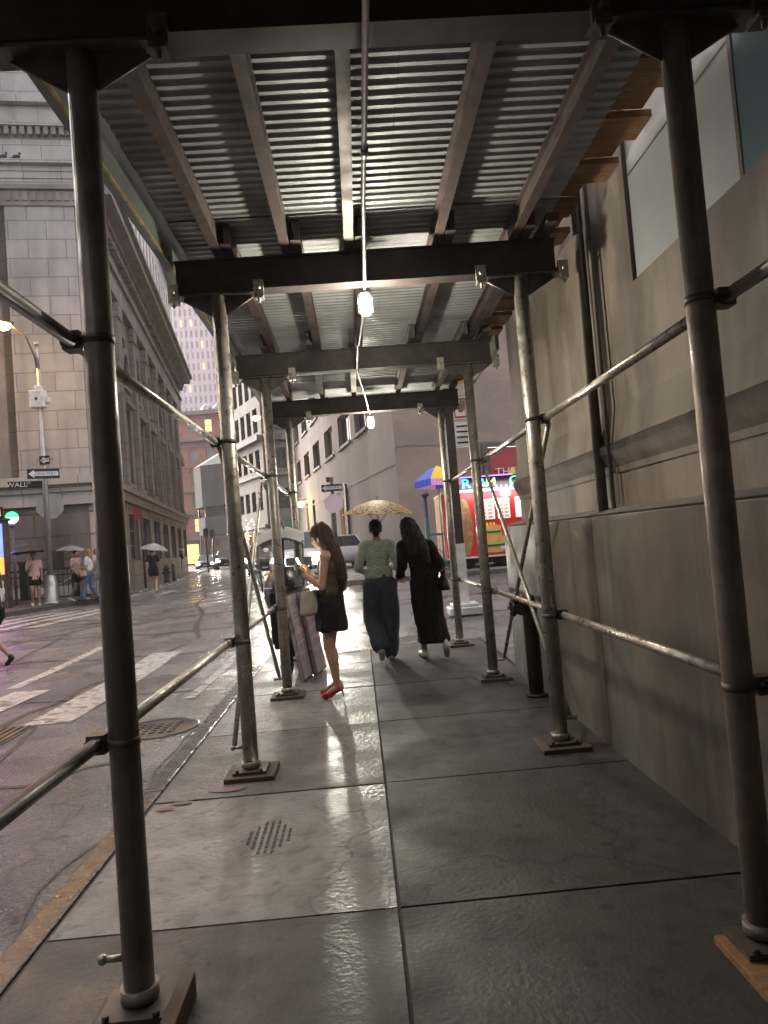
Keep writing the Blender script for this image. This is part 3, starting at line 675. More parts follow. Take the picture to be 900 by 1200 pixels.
for k in range(9):
    s = .9+bay*k
    if s+.8 > LEN: break
    b = MB(); fbox(b, C0, A, s, s+.85, 4.9, 14.0, -.22, .02, 0, -1); fbox(b, C0, A, s-.08, s+.93, 13.3, 14.0, -.30, .01, 0, -1); fbox(b, C0, A, s-.08, s+.93, 4.9, 5.3, -.30, .01, 0, -1)
    b.build('pilaster', stone_s, lb)
for k in range(8):
    b = MB(); s0 = 1.5+bay*k+.6; s1 = s0+2.05
    fbox(b, C0, A, s0, s1, 9.35, 9.6, -.28, .02, 0, -1)
    d = V(math.sin(A), math.cos(A), 0); n_ = V(d.y, -d.x, 0); P_ = V(C0[0], C0[1], 0)
    if k in (1, 4):   # arched hood over the window
        for q in range(12):
            a0, a1 = math.pi*q/12, math.pi*(q+1)/12; c_ = (s0+s1)/2
            pts = [(c_+1.2*math.cos(a0), 10.2+2.2*math.sin(a0)), (c_+1.2*math.cos(a1), 10.2+2.2*math.sin(a1)), (c_+.9*math.cos(a1), 10.2+1.9*math.sin(a1)), (c_+.9*math.cos(a0), 10.2+1.9*math.sin(a0))]
            b.add([P_+d*s+n_*.14+V(0, 0, z) for s, z in pts]+[P_+d*s+V(0, 0, z) for s, z in pts], [(0, 1, 2, 3), (0, 1, 5, 4), (3, 2, 6, 7)])
    else:
        b.add([P_+d*s+n_*q+V(0, 0, z) for q in (.26, .0) for s, z in ((s0-.05, 9.6), (s1+.05, 9.6), ((s0+s1)/2, 10.1))], [(0, 1, 2), (0, 2, 5, 3), (1, 2, 5, 4)])
    b.build('window_hood', stone_t, lb)
# side belts, entablature, cornice, attic
b = MB()
fbox(b, C0, A, -.12, LEN, 4.33, 4.92, -.25, .02, 0, -1); fbox(b, C0, A, -.2, LEN, 4.75, 5.0, -.42, .02, 0, -1)
fbox(b, C0, A, -.1, LEN, 14.1, 15.1, -.28, .02, 0, -1); fbox(b, C0, A, -.15, LEN, 15.1, 15.3, -.42, .02, 0, -1); fbox(b, C0, A, -.1, LEN, 15.3, 16.35, -.25, .02, 0, -1)
fbox(b, C0, A, -.2, LEN+.2, 16.35, 16.7, -.65, .02, 0, -1); fbox(b, C0, A, -.2, LEN+.5, 16.7, 17.1, -1.15, .02, 0, -1); fbox(b, C0, A, -.2, LEN+.6, 17.1, 17.35, -1.35, .02, 0, -1)
for k in range(60): fbox(b, C0, A, .2+k*.55, .2+k*.55+.28, 16.0, 16.35, -.55, -.2, 0, -1)
b.build('cornice', stone_t, lb)
att = [(.9+1.5*k, .9+1.5*k+.7, 18.2, 23.4) for k in range(21)]
b = MB(); wall_panel(b, C0, A, 0, LEN, 17.35, 25.5, att, .3, 0, inward=-1); b.build('attic_wall', stone_br, lb)
for k, o_ in enumerate(att): fwindow(lb, C0, A, *o_, .28, -1, glass_d, frame_d, 1, 3, .06)
b = MB(); fbox(b, C0, A, -.3, LEN, 24.9, 25.6, -.7, .02, 0, -1); fbox(b, C0, A, 0, LEN, -.2, 25.5, .5, 9, 0, -1); b.build('roof_block', stone_t, lb)
# front face
arch = [(3.35, 8.6, 5.15, 12.2)]
b = MB(); wall_panel(b, C0, AF, 0, 26, -.2, 4.0, [], .3, 0, inward=1); b.build('front_base', stone_b, lb)
b = MB(); wall_panel(b, C0, AF, 0, 26, 5.1, 16.4, arch+[(11.9, 17.2, 5.15, 12.2)], 1.6, 0, inward=1); b.build('front_wall', stone_l, lb)
b = MB()
fbox(b, C0, AF, -.30, 26, 3.98, 4.5, -.22, .02, 0, 1); fbox(b, C0, AF, -.45, 26, 4.5, 4.78, -.35, .02, 0, 1); fbox(b, C0, AF, -.6, 26, 4.78, 5.12, -.6, .02, 0, 1)
fbox(b, C0, AF, -.05, 26, .25, .75, -.3, .02, 0, 1)
fbox(b, C0, AF, -.2, 26, 17.05, 17.32, -.22, .05, 0, 1); fbox(b, C0, AF, -.24, 26, 17.32, 17.6, -.26, .05, 0, 1); fbox(b, C0, AF, -.28, 26, 17.6, 17.85, -.3, .05, 0, 1); fbox(b, C0, AF, -.38, 26, 17.85, 18.0, -.5, .05, 0, 1); fbox(b, C0, AF, -.15, 26, 18.0, 18.98, -.2, .05, 0, 1)
fbox(b, C0, AF, -.2, 26, 19.42, 19.62, -.45, .05, 0, 1); fbox(b, C0, AF, -.2, 26, 19.62, 20.3, -.35, .05, 0, 1); fbox(b, C0, AF, -.3, 26, 20.3, 20.6, -.6, .05, 0, 1); fbox(b, C0, AF, -.1, 26, 20.6, 26, -.05, .05, 0, 1); fbox(b, C0, AF, -.2, 26, 22.2, 22.4, -.25, .05, 0, 1)
b.build('front_entablature', stone_l, lb)
b = MB()
for k in range(84): fbox(b, C0, AF, -.1+k*.30, -.1+k*.30+.17, 19.08, 19.40, -.40, .04, 0, 1)
fbox(b, C0, AF, -.15, 26, 18.98, 19.42, -.22, .05, 0, 1)
b.build('dentils', stone_t, lb)
b = MB()   # corner pilaster cap, carved band
for s0 in (.35, 9.2): 
    fbox(b, C0, AF, s0-.3, s0+2.75, 16.2, 17.03, -.22, .05, 0, 1); fbox(b, C0, AF, s0-.4, s0+2.85, 16.85, 17.03, -.33, .05, 0, 1)
    for k in range(9): fbox(b, C0, AF, s0-.2+k*.32, s0-.2+k*.32+.2, 16.4, 16.75, -.27, -.2, 0, 1)
fbox(b, C0, AF, -.1, 26, 16.4, 17.04, -.05, .3, 0, 1)
b.build('capital_band', stone_t, lb)
for sa, sb_ in ((.35, 3.0), (9.2, 11.7)): b = MB(); fbox(b, C0, AF, sa, sb_, 5.15, 16.35, -.16, .02, 0, 1); b.build('corner_pilaster', stone_l, lb)
b = MB(); fbox(b, C0, AF, 3.35, 8.6, 5.15, 12.2, 1.5, 1.6, 0, 1); fbox(b, C0, AF, 11.9, 17.2, 5.15, 12.2, 1.5, 1.6, 0, 1); b.build('loggia_back', lit_o, lb, label='orange lit wall inside the arched opening')
b = MB(); fbox(b, C0, AF, 3.35, 8.6, 7.9, 9.6, .9, 1.4, 0, 1); fbox(b, C0, AF, 3.35, 8.6, 9.6, 10.2, .5, 1.45, 0, 1); fbox(b, C0, AF, 3.38, 3.8, 5.2, 12.2, 1.0, 1.45, 0, 1); b.build('loggia_beam', stone_t, lb)
rl = MB()
for k in range(18): fbox(rl, C0, AF, 3.4+k*.29, 3.4+k*.29+.03, 5.15, 6.2, .15, .18, 0, 1)
fbox(rl, C0, AF, 3.36, 8.6, 6.2, 6.26, .13, .20, 0, 1); rl.build('balustrade', dkgreen, lb)
b = MB(); d = V(math.sin(AF), math.cos(AF), 0); n_ = V(d.y, -d.x, 0); P_ = V(C0[0], C0[1], 0)+d*3.75+n_*.6; b.ell(P_+V(0, 0, 6.75), (.24, .24, .34), 12, 8); b.tube([P_+V(0, 0, 7.05), P_+V(0, 0, 7.9)], .02, 6)
b.build('lantern', lit_c, lb)
b = MB(); b.add([P_*0+V(C0[0], C0[1], 0)+d*(2.05)+n_*(-.05)+V(0, 0, z)+d*q for q, z in ((0, 1.5), (-.5, 1.5), (-.5, 2.1), (-.3, 2.22), (-.2, 2.22), (0, 2.1))], [(0, 1, 2, 3, 4, 5)])
b.build('bronze_plaque', brown_pipe, lb)
def pigeon(x, y, z, label):
    b = MB(); b.ell((x, y, z+.12), (.16, .08, .08)); b.ell((x+.13, y, z+.24), (.05, .045, .06), 8, 6); b.tube([(x-.1, y, z+.1), (x-.28, y, z+.06)], .03, 6); b.tube([(x, y, z), (x, y, z+.08)], .012, 5); b.tube([(x+.17, y, z+.24), (x+.21, y, z+.22)], .01, 5)
    tag(b.build('pigeon', pigeon_m), label, 'bird', 'pigeons on the stone ledge')
for s_, lab in ((2.35, 'small dark pigeon on the stone ledge, the one nearer the building corner'), (2.85, 'small dark pigeon on the stone ledge, the one farther from the building corner')):
    P_ = V(C0[0], C0[1], 0)+d*s_-n_*.40; pigeon(P_.x, P_.y, 18.0, lab)

# ---------------------------------------------------------------- taupe building beyond the cross street
P0 = (1.655, 27.0); k_ = 27.0/23; A2 = R(-11.525); A2F = A2+R(90)
rb = thing('stucco_building', 'taupe stucco building with one row of windows beyond the cross street', 'building')
def sc(z): return 1.5+(z-1.5)*k_
wins = [(7.08, 9.85), (11.35, 13.95), (15.75, 18.3), (20.0, 22.4), (24.2, 26.2)]
ops = [(a*k_, b_*k_, sc(5.93), sc(7.33)) for a, b_ in [(3.75, 6.05)]+wins]
ops2 = [(a*k_, b_*k_, sc(8.6), sc(10.2)) for a, b_ in [(-.0, 2.3), (3.75, 6.05)]+wins][1:]
door = [(8.9*k_, 10.9*k_, .0, sc(3.55)), (12.6*k_, 13.6*k_, .0, sc(3.6)), (19*k_, 20*k_, sc(2.2), sc(4.3)), (22*k_, 23*k_, sc(2.2), sc(4.3))]
b = MB(); wall_panel(b, P0, A2, 0, 33, -.2, 22, ops+ops2+door, .35, 0, inward=1); b.build('wall', stone_r, rb)
b = MB(); wall_panel(b, P0, A2F, 0, 30, -.2, 22, [(3.0*k_, 12, sc(1.0), sc(4.52))], .4, 0, inward=-1); b.build('wall', stone_r2, rb)
for i, o_ in enumerate(ops): fwindow(rb, P0, A2, *o_, .3, 1, glass_g if i in (1, 2) else glass_d, frame_d, 2, 1, .10, sill=stone_t)
for o_ in ops2: fwindow(rb, P0, A2, *o_, .3, 1, glass_g, frame_d, 2, 1, .10, sill=stone_t)
b = MB(); fbox(b, P0, A2, -.02, 33, sc(4.0), sc(4.06), -.03, .02, 0, 1); fbox(b, P0, A2F, -.0, 30, sc(4.56), sc(4.62), -.03, .02, 0, -1); b.build('string_course', stone_t, rb)
b = MB(); fbox(b, P0, A2, 8.9*k_, 10.9*k_, .3, sc(3.55), .3, .34, 0, 1); b.build('lit_doorway', lit_y, rb, label='doorway glowing yellow')
b = MB()
for q in range(4): fbox(b, P0, A2, (9.1+q*.5)*k_, (9.1+q*.5+.12)*k_, .3, sc(3.5), .1, .28, 0, 1)
fbox(b, P0, A2, 8.7*k_, 8.95*k_, .3, sc(4.2), -.12, .0, 0, 1); fbox(b, P0, A2, 12.5*k_, 13.7*k_, .3, sc(3.6), .25, .33, 0, 1)
b.build('door_frame', frame_d, rb)
b = MB()
for s0 in (19*k_, 22*k_): fbox(b, P0, A2, s0, s0+1*k_, sc(2.2), sc(4.3), .25, .3, 0, 1)
b.build('pane', glass_d, rb)
fb = MB(); fbox(fb, P0, A2F, 3.0*k_, 3.22*k_, sc(1), sc(4.52), -.08, .1, 0, -1); fbox(fb, P0, A2F, 3.0*k_, 12, sc(4.40), sc(4.52), -.06, .1, 0, -1); fb.build('shopfront_frame', frame_d, rb)
fb = MB(); fbox(fb, P0, A2F, 3.28*k_, 12, sc(1), sc(4.38), .02, .1, 0, -1); fb.build('shopfront_panel', sign_red, rb, label='red shopfront panel with pale capital letters')
d = V(math.sin(A2F), math.cos(A2F), 0); n_ = V(-d.y, d.x, 0)
Pt = V(P0[0], P0[1], 0)+d*(3.79*k_)-n_*.04+V(0, 0, sc(3.53))
text('sign_lettering', 'THE', .42, sign_w, rb, facing(A2F-R(90), Pt-n_*.03), .01, 1.15)
for (s_, z_) in ((3.0, 3.65),):
    pass
# wall lantern glowing orange on the taupe facade
def on(P0_, az, s, out, z, inward=1):
    d = V(math.sin(az), math.cos(az), 0); n = V(d.y, -d.x, 0)*inward; return V(P0_[0], P0_[1], 0)+d*s-n*out+V(0, 0, z)
wl = on(P0, A2, 21.5*k_, .6, sc(4.13)+.1)
t = thing('wall_lantern', 'orange glowing lantern on the taupe facade behind the signpost', 'lamp', tuple(wl))
b = MB(); b.ell((0, 0, 0), (.26, .26, .2), 12, 8); b.build('glow_globe', sod_f, t)
b = MB(); b.tube([(0, 0, .18), (0, 0, .35), (.5, .1, .35)], .03, 6); b.build('bracket', frame_d, t)

# ---------------------------------------------------------------- beige office building beyond, red brick block, netted scaffold, tower
P1 = (-7.49, 60.0); A3 = R(-26.4); A3F = R(63.6)
bb = thing('beige_building', 'pale beige office building with a projecting belt cornice down the street', 'building')
for az, inw, L_, nm in ((A3, 1, 11.4, 'l'), (A3F, -1, 8, 'r')):
    ops = []
    for zz in (5.0, 8.5, 11.75, 14.9, 18.0, 21.1, 24.2):
        n_w = 6 if L_ > 10 else 3
        for q in range(n_w):
            s0 = .9+q*(L_-.8)/n_w; ops.append((s0, s0+1.15, zz, zz+(1.75 if zz < 11 else 2.1)))
    b = MB(); wall_panel(b, P1, az, 0, L_, 3.6, 29, ops, .3, 0, inward=inw); b.build('wall', beige, bb)
    for o_ in ops: fwindow(bb, P1, az, *o_, .25, inw, glass_d, frame_d, 1, 2, .08)
    b = MB()
    for (za, zb_, ou) in ((7.9, 8.15, .25), (10.9, 11.35, .5), (28.5, 29.3, .8), (3.5, 3.75, .3)): b = MB(); fbox(b, P1, az, -.1 if inw == 1 else 0, L_, za, zb_, -ou, .02, 0, inw); b.build('cornice', stone_t, bb)
    b = MB(); wall_panel(b, P1, az, 0, L_, -.2, 3.6, [(1+q*2.6, 2.9+q*2.6, .4, 3.1) for q in range(int((L_-1)/2.6))], .4, 0, inward=inw); b.build('ground_floor_wall', stone_t, bb)
    b = MB(); fbox(b, P1, az, .3, L_-.3, .2, 3.3, .38, .5, 0, inw); b.build('shop_glazing', lit_w, bb)
b = MB(); b.box((-7.0, 62, 3.6), (2, 70, 28)); b.build('roof_block', beige, bb)
t = thing('shop_awning', 'small green awning over a bright cream shop window down the street', 'awning')
b = MB(); fbox(b, P1, A3F, .6, 2.8, 3.15, 4.2, -.6, -.1, 0, -1); b.build('canopy', globe_g if False else M('awning_green', (.10, .22, .15), rough=.7), t)
b = MB(); fbox(b, P1, A3F, .8, 2.4, 1.9, 3.0, -.12, .0, 0, -1); b.build('lit_sign_board', lit_c, t)
sl = MB(); r_ = random.Random(5)
for q in range(110):
    p = on(P1, A3, r_.uniform(.1, 9), .5+r_.uniform(0, .5), r_.uniform(1.6, 4.4)); sl.ell(p, (.045, .045, .045), 6, 4)
tag(sl.build('string_lights', lit_c), 'golden string lights hanging over the pale building entrance', 'string lights')

t = rbk = thing('red_brick_building', 'old red brick building with arched windows closing the street', 'building')
PR = (-29.2, 110.0); AR = R(90)
ops = []; 
rows = [(16.0, 2.0, .0), (20.6, 2.1, 0), (12.4, 2.2, 0), (8.9, 2.6, 0), (5.2, 2.2, 0)]
for zz, hh, _ in rows:
    for q in range(5): ops.append((1.6+q*2.55, 2.85+q*2.55, zz, zz+hh))
b = MB(); wall_panel(b, PR, AR, 0, 14, 4.0, 23.6, ops, .3, 0, inward=-1); b.build('wall', redbrick, rbk)
for i, o_ in enumerate(ops): fwindow(rbk, PR, AR, *o_, .25, -1, glass_g if i % 7 else lit_w, rb_trim, 1, 2, .12)
b = MB()
for za, zb_, ou in ((19.2, 19.7, .9), (18.4, 18.7, .3), (19.7, 20.0, .5), (11.3, 11.7, .4), (8.0, 8.4, .5), (23.3, 23.9, .8), (4.0, 4.6, .6), (15.2, 15.5, .2)): b = MB(); fbox(b, PR, AR, -.1, 14, za, zb_, -ou, .02, 0, -1); b.build('cornice', rb_trim, rbk)
for q in range(5):
    b = MB(); c_ = 2.22+q*2.55; P_ = on(PR, AR, c_, .1, 14.6, -1)
    for w_ in range(10):
        a0 = math.pi*w_/9; b.ell(P_+V(math.cos(a0)*.75, 0, math.sin(a0)*.75), (.16, .12, .16), 6, 5)
    b.build('window_arch', rb_trim, rbk)
b = MB(); wall_panel(b, PR, AR, 0, 14, -.2, 4.0, [(1.6, 4.6, .5, 3.4), (5.6, 8, .5, 3.2)], .3, 0, inward=-1); b.build('ground_floor_wall', rb_trim, rbk)
b = MB(); fbox(b, PR, AR, 1.6, 4.6, .5, 3.4, .28, .4, 0, -1); b.build('shop_glazing', lit_y, rbk, label='glowing yellow shop entrance')
b = MB(); fbox(b, PR, AR, 9.4, 12.3, 23.9, 25.6, 2, 6, 0, -1); fbox(b, PR, AR, 11.5, 14, 23.9, 32.5, 3, 9, 0, -1); b.build('rooftop_block', redbrick, rbk)
b = MB(); 
for q in range(3): b.lathe([(.9, 0), (.9, 1.0), (.0001, 1.7)], (PR[0]+6.8+q*1.9, 112.5, 23.9), 12)
b.build('roof_tank', car_slv, rbk)
b = MB(); fbox(b, PR, AR, 0, 14, -.2, 23.6, .5, 12, 0, -1); b.build('core', rb_trim, rbk)

t = thing('netted_scaffold', 'grey netting-wrapped scaffold bulging over the street corner', 'scaffold')
b = MB()
ol = [(-19.1, 85.5), (-17.8, 83.2), (-9, 79.5), (-8, 92), (-18.5, 92)]
n = len(ol)
def ring(ol, z, gsc=1.0):
    cx = sum(p[0] for p in ol)/len(ol); cy = sum(p[1] for p in ol)/len(ol)
    return [V(cx+(p[0]-cx)*gsc, cy+(p[1]-cy)*gsc, z) for p in ol]
b.add(ring(ol, 7.2)+ring(ol, 12.0), [tuple(range(n))[::-1]]+[(i, (i+1) % n, n+(i+1) % n, n+i) for i in range(n)]); b.build('netting', net_m, t)
b = MB(); rr_ = ring(ol, 12.0, 1.02)+[p+V(3 if i < 3 else 0, 1.5, 0) for i, p in enumerate(ring(ol, 14.4, .86))]
b.add(rr_, [(i, (i+1) % n, n+(i+1) % n, n+i) for i in range(n)]+[tuple(range(n, 2*n))]); b.build('roof_canopy', fascia_m, t)
b = MB(); b.add(ring(ol, 3.9, .96)+ring(ol, 6.0, .96), [tuple(range(n))[::-1]]+[(i, (i+1) % n, n+(i+1) % n, n+i) for i in range(n)]+[tuple(range(n, 2*n))]); b.build('lower_hoarding', net_m, t)
for p in ol[:3]+[(-14.5, 82), (-11.6, 80.8)]:
    b = MB(); b.tube([(p[0]*.985, p[1]+.3, 0), (p[0]*.985, p[1]+.3, 7.3)], .12, 8); b.build('leg', dsteel, t)
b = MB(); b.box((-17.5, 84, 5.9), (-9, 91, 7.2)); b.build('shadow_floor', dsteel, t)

tw = thing('office_tower', 'tall pinkish office tower with vertical mullions rising behind the brick building', 'skyscraper')
TX0, TX1, TY = -66.0, -38.5, 230.0; colw = 1.62; rowh = 3.6
b = MB(); b.box((TX0, TY+.4, 0), (TX1, TY+30, 190)); b.build('core', tower_m, tw)
b = MB()
x = TX0
while x <= TX1: b.box((x-.42, TY-.35, 0), (x+.42, TY+.5, 190)); x += colw
b.build('mullions', tower_m, tw)
b = MB(); z = 3.0
while z < 190: b.box((TX0, TY+.0, z), (TX1, TY+.45, z+1.35)); z += rowh
b.build('spandrels', tower_m, tw)
cnt = 0; rest = MB(); r_ = random.Random(9)
nc = int((TX1-TX0)/colw)
for row in range(9, 29):
    for c in range(nc):
        x0 = TX0+c*colw+.42; z0 = 3+row*rowh+1.35; lit = r_.random() < (.40 if row in (19, 20) and c < 11 else .03)
        vis = 11 <= row <= 16
        tgt = MB() if (cnt < 100 and vis) else rest
        tgt.box((x0, TY+.18, z0), (x0+colw-.84, TY+.28, z0+rowh-1.35), 1 if lit else 0)
        if tgt is not rest: tgt.build('window', [tower_g, lit_w], tw); cnt += 1
o = rest.build('window_rest', [tower_g, lit_w], tw); o['kind'] = 'stuff'; o.name = 'windows'

# background blocks that close the view behind the right side
t = thing('grey_office_block', 'plain grey office block rising behind the beige building', 'building')
b = MB(); b.box((-6, 95, 0), (14, 110, 34)); b.build('wall', beige, t)
b = MB()
for zz in range(8): 
    for q in range(8): b.box((-5.3+q*2.4, 94.93, 3+zz*3.8), (-4+q*2.4, 95.02, 5.2+zz*3.8))
b.build('windows', glass_d, t)

# unseen buildings added to block sky light, across the street and behind the camera
t = thing('unseen_office_block', 'unseen grey stone office block across the street, added to block sky light', 'building')
PL = (-17.0, -46.0); ops = [(2+q*3.6, 3.9+q*3.6, 5+zz*3.9, 7.3+zz*3.9) for q in range(15) for zz in range(2)]
b = MB(); wall_panel(b, PL, 0, 0, 57, -.2, 38, ops, .3, 0, inward=-1); b.build('wall', stone_s, t)
b = MB()
for o_ in ops: fbox(b, PL, 0, o_[0], o_[1], o_[2], o_[3], .27, .3, 0, -1)
b.build('panes', glass_d, t)
b = MB(); b.box((-40, -46, -.2), (-17.4, 10.9, 37.9)); b.build('core', stone_t, t)
t = thing('rear_sky_blocker', 'tall brown block behind the camera, added to keep sky light out', 'building')
b = MB(); b.box((-40, -62, -.2), (30, -47, 40)); b.build('wall', stone_s, t)
b = MB()
for q in range(20):
    for zz in range(3): b.box((-38+q*3.3, -47.02, 4+zz*4), (-36.4+q*3.3, -46.95, 6.4+zz*4))
b.build('windows', glass_d, t)
# ---------------------------------------------------------------- vehicles
def car(name, label, cat, loc, rz, paint, kind='suv', headl=None, tail=False, group=None):
    t = thing(name, label, cat, loc, rz, group)
    Lh = 2.3; W = .93
    if kind == 'suv': prof = [(-Lh, .42, .86), (-Lh+.12, .30, .98), (-1.35, .26, 1.06), (-1.0, .26, 1.10), (1.9, .26, 1.12), (2.2, .3, 1.08), (Lh, .4, 1.0)]; roof = [(-1.15, 1.08, .80), (-.45, 1.66, .66), (1.6, 1.70, .66), (2.15, 1.10, .78)]
    else: prof = [(-Lh, .38, .68), (-Lh+.12, .26, .78), (-1.2, .22, .90), (-.9, .22, .93), (1.3, .22, .96), (2.1, .26, .92), (Lh, .36, .82)]; roof = [(-1.05, .91, .78), (-.25, 1.40, .60), (.85, 1.42, .60), (1.65, .95, .76)]
    b = MB(); rings = []
    for (y, zl, zh) in prof:
        e = .90 if abs(y) > Lh-.15 else 1
        rings.append([V(-W*.86*e, y, zl), V(-W*e, y, zl+.16), V(-W*e, y, (zl+zh)/2+.05), V(-W*.95*e, y, zh-.06), V(-W*.80*e, y, zh), V(0, y, zh+.025), V(W*.80*e, y, zh), V(W*.95*e, y, zh-.06), V(W*e, y, (zl+zh)/2+.05), V(W*e, y, zl+.16), V(W*.86*e, y, zl)])
    m = len(rings[0]); vs = [v for r in rings for v in r]
    fs = [(i*m+j, i*m+j+1, (i+1)*m+j+1, (i+1)*m+j) for i in range(len(rings)-1) for j in range(m-1)]+[(i*m, (i+1)*m, (i+1)*m+m-1, i*m+m-1) for i in range(len(rings)-1)]+[tuple(range(m)), tuple(range((len(rings)-1)*m, len(rings)*m))[::-1]]
    b.add(vs, fs, 0, True); b.build('body', paint, t)
    g = MB(); vs = []
    for (y, z, wd) in roof: vs += [V(-wd, y, z), V(wd, y, z)]
    # glasshouse sides between base line and roof
    (y0, z0, w0), (y1, z1, w1), (y2, z2, w2), (y3, z3, w3) = roof
    vs = [V(-w0, y0, z0), V(w0, y0, z0), V(w3, y3, z3), V(-w3, y3, z3), V(-w1, y1, z1), V(w1, y1, z1), V(w2, y2, z2), V(-w2, y2, z2)]
    g.add(vs, [(0, 1, 5, 4), (1, 2, 6, 5), (2, 3, 7, 6), (3, 0, 4, 7)], 0); g.build('windows', car_gl, t)
    r = MB(); r.add([V(-w1-.01, y1-.03, z1-.01), V(w1+.01, y1-.03, z1-.01), V(w2+.01, y2+.03, z2-.01), V(-w2-.01, y2+.03, z2-.01), V(-w1+.1, y1+.1, z1+.045), V(w1-.1, y1+.1, z1+.045), V(w2-.1, y2-.1, z2+.045), V(-w2+.1, y2-.1, z2+.045)],
                    [(0, 1, 5, 4), (1, 2, 6, 5), (2, 3, 7, 6), (3, 0, 4, 7), (4, 5, 6, 7)], 0, True)
    for sg in (-1, 1):
        for (a, c) in ((vs[0], vs[4]), (vs[3], vs[7])):
            a = a.copy(); c = c.copy(); a.x = abs(a.x)*sg; c.x = abs(c.x)*sg; r.tube([a, c], .035, 6)
        mid = [V(sg*(w0+w3)/2, (y0+y3)/2, (z0+z3)/2), V(sg*(w1+w2)/2, (y1+y2)/2+.1, z1)]; r.tube(mid, .03, 6)
    r.build('roof', paint, t)
    for sx in (-1, 1):
        for y in (-1.45, 1.4):
            wb = MB(); rr = .36 if kind == 'suv' else .33
            mt = Matrix.Translation((sx*.80, y, rr)) @ Matrix.Rotation(math.pi/2, 4, 'Y')
            wb.lathe([(.20, -.11), (rr-.04, -.11), (rr, -.07), (rr, .07), (rr-.04, .11), (.20, .11)], n=20, mat=mt); wo_ = wb.build('wheel', rubber, t)
            hb = MB(); hb.lathe([(.0001, -.10), (.2, -.09), (.21, 0), (.2, .09), (.0001, .10)], n=12, mat=mt); hb.build('rim', alu, wo_)
        mb_ = MB(); mb_.ell((sx*(W+.09), -.95, roof[0][1]+.06), (.10, .05, .07), 8, 6); mb_.build('mirror', paint, t)
        hz = prof[0][2]-.08
        h = MB(); h.ell((sx*.66, -Lh-.005, hz), (.14, .05, .085) if headl is not head_m else (.19, .06, .13), 12, 8); h.build('headlight', headl or chrome, t)
        h = MB(); h.box((sx*.62-.14, Lh-.02, hz), (sx*.62+.14, Lh+.015, hz+.14)); h.build('tail_light', tail_m if tail else sign_red, t)
    gr = MB(); gr.box((-.42, -Lh-.02, prof[0][1]+.16), (.42, -Lh+.03, hz+.04)); gr.box((-.75, -Lh-.035, prof[0][1]+.0), (.75, -Lh+.03, prof[0][1]+.13)); gr.build('grille', black_p, t)
    pl = MB(); pl.box((-.16, -Lh-.045, prof[0][1]+.02), (.16, -Lh-.03, prof[0][1]+.11)); pl.build('number_plate', sign_w, t)
    return t
def Z(x, y): return gz(x, y)-.10
# az of the far street about -9 deg; cars facing us have local -Y towards the camera
suv = car('parked_suv', 'bright white suv with dazzling headlights coming up behind the standing woman', 'car', (-2.23, 25.0, Z(-2.2, 25)), R(7), car_wht, 'suv', head_m)
suv.name = 'suv'
car('suv', 'dark suv seen between the second and third street-side posts', 'car', (-5.35, 40, Z(-5.3, 40)), R(8), car_blk, 'suv', head_f, group='cars coming up the street')
car('car', 'grey saloon with headlights lit, left of the oncoming row by the far kerb', 'car', (-15.0, 70, Z(-15, 70)), R(9), car_gry, 'sedan', head_f, group='cars coming up the street')
car('suv', 'dark suv in the middle of the oncoming row with lit headlights', 'car', (-12.3, 66, Z(-12, 66)), R(9), car_blk, 'suv', head_f, group='cars coming up the street')
car('car', 'pale car whose headlights shine just beside the second street-side post', 'car', (-8.9, 61, Z(-9, 61)), R(9), car_slv, 'sedan', head_f, group='cars coming up the street')
car('car', 'small dim car far down the street behind the oncoming row', 'car', (-17.3, 84, Z(-17, 84)), R(9), car_wht, 'sedan', head_f, group='cars coming up the street')
car('car', 'pale car parked across the intersection behind the couple', 'car', (-.85, 32.5, Z(-.8, 32.5)), R(190), car_wht, 'sedan', None)

def spot(loc, tgt, energy, size, col=(1, .95, .82), blend=.6, rad=.09):
    li = bpy.data.lights.new('headlight_beam', 'SPOT'); li.energy = energy; li.spot_size = R(size); li.spot_blend = blend; li.shadow_soft_size = rad; li.color = col
    o = bpy.data.objects.new('headlight_beam', li); COL.objects.link(o); o.location = loc
    o.rotation_euler = (Vector(tgt)-Vector(loc)).to_track_quat('-Z', 'Y').to_euler(); return o
spot((-1.35, 22.55, 1.33), (-.1, 6.5, .35), 330, 25)
spot((-2.60, 22.6, 1.33), (-.6, 6.5, .3), 170, 25)

# ---------------------------------------------------------------- street lamps, signs, poles on the far corner
lz = gz(-11, 24.5)
t = thing('street_lamp', 'tall grey street lamp with glowing orange head carrying the street name signs', 'street lamp', (-10.55, 24.6, lz+.02))
lean = V(-.0, 0, 0)
b = MB(); b.lathe([(.30, 0), (.30, .08), (.24, .12), (.22, .75), (.16, .95), (.12, 1.0)], n=8); b.build('base', alu, t)
b = MB(); b.tube([(0, 0, .95), (0, 0, 8.1)], .10, 10, r2=.07); b.tube([(0, 0, 8.1), (0, 0, 8.95)], .055, 8); b.ell((0, 0, 8.98), (.09, .09, .10), 8, 6); b.build('pole', alu, t)
b = MB(); b.tube([(0, 0, 8.0), (-.10, -.05, 8.6), (-.3, -.1, 9.2), (-.65, -.15, 9.55), (-.95, -.2, 9.68)], .035, 8); b.build('arm', dsteel, t)
b = MB(); b.ell((-.95, -.22, 9.70), (.34, .14, .09), 12, 6); b.build('lamp_head', dsteel, t)
b = MB(); b.ell((-.98, -.24, 9.62), (.26, .15, .16), 12, 8); b.build('lens', sod_m, t)
li = bpy.data.lights.new('sodium_light', 'SPOT'); li.energy = 200; li.color = (1, .46, .07); li.shadow_soft_size = .14; li.spot_size = R(100); li.spot_blend = .5
lo = bpy.data.objects.new('sodium_light', li); COL.objects.link(lo); lo.parent = t; lo.location = (-1.0, -.3, 9.40)
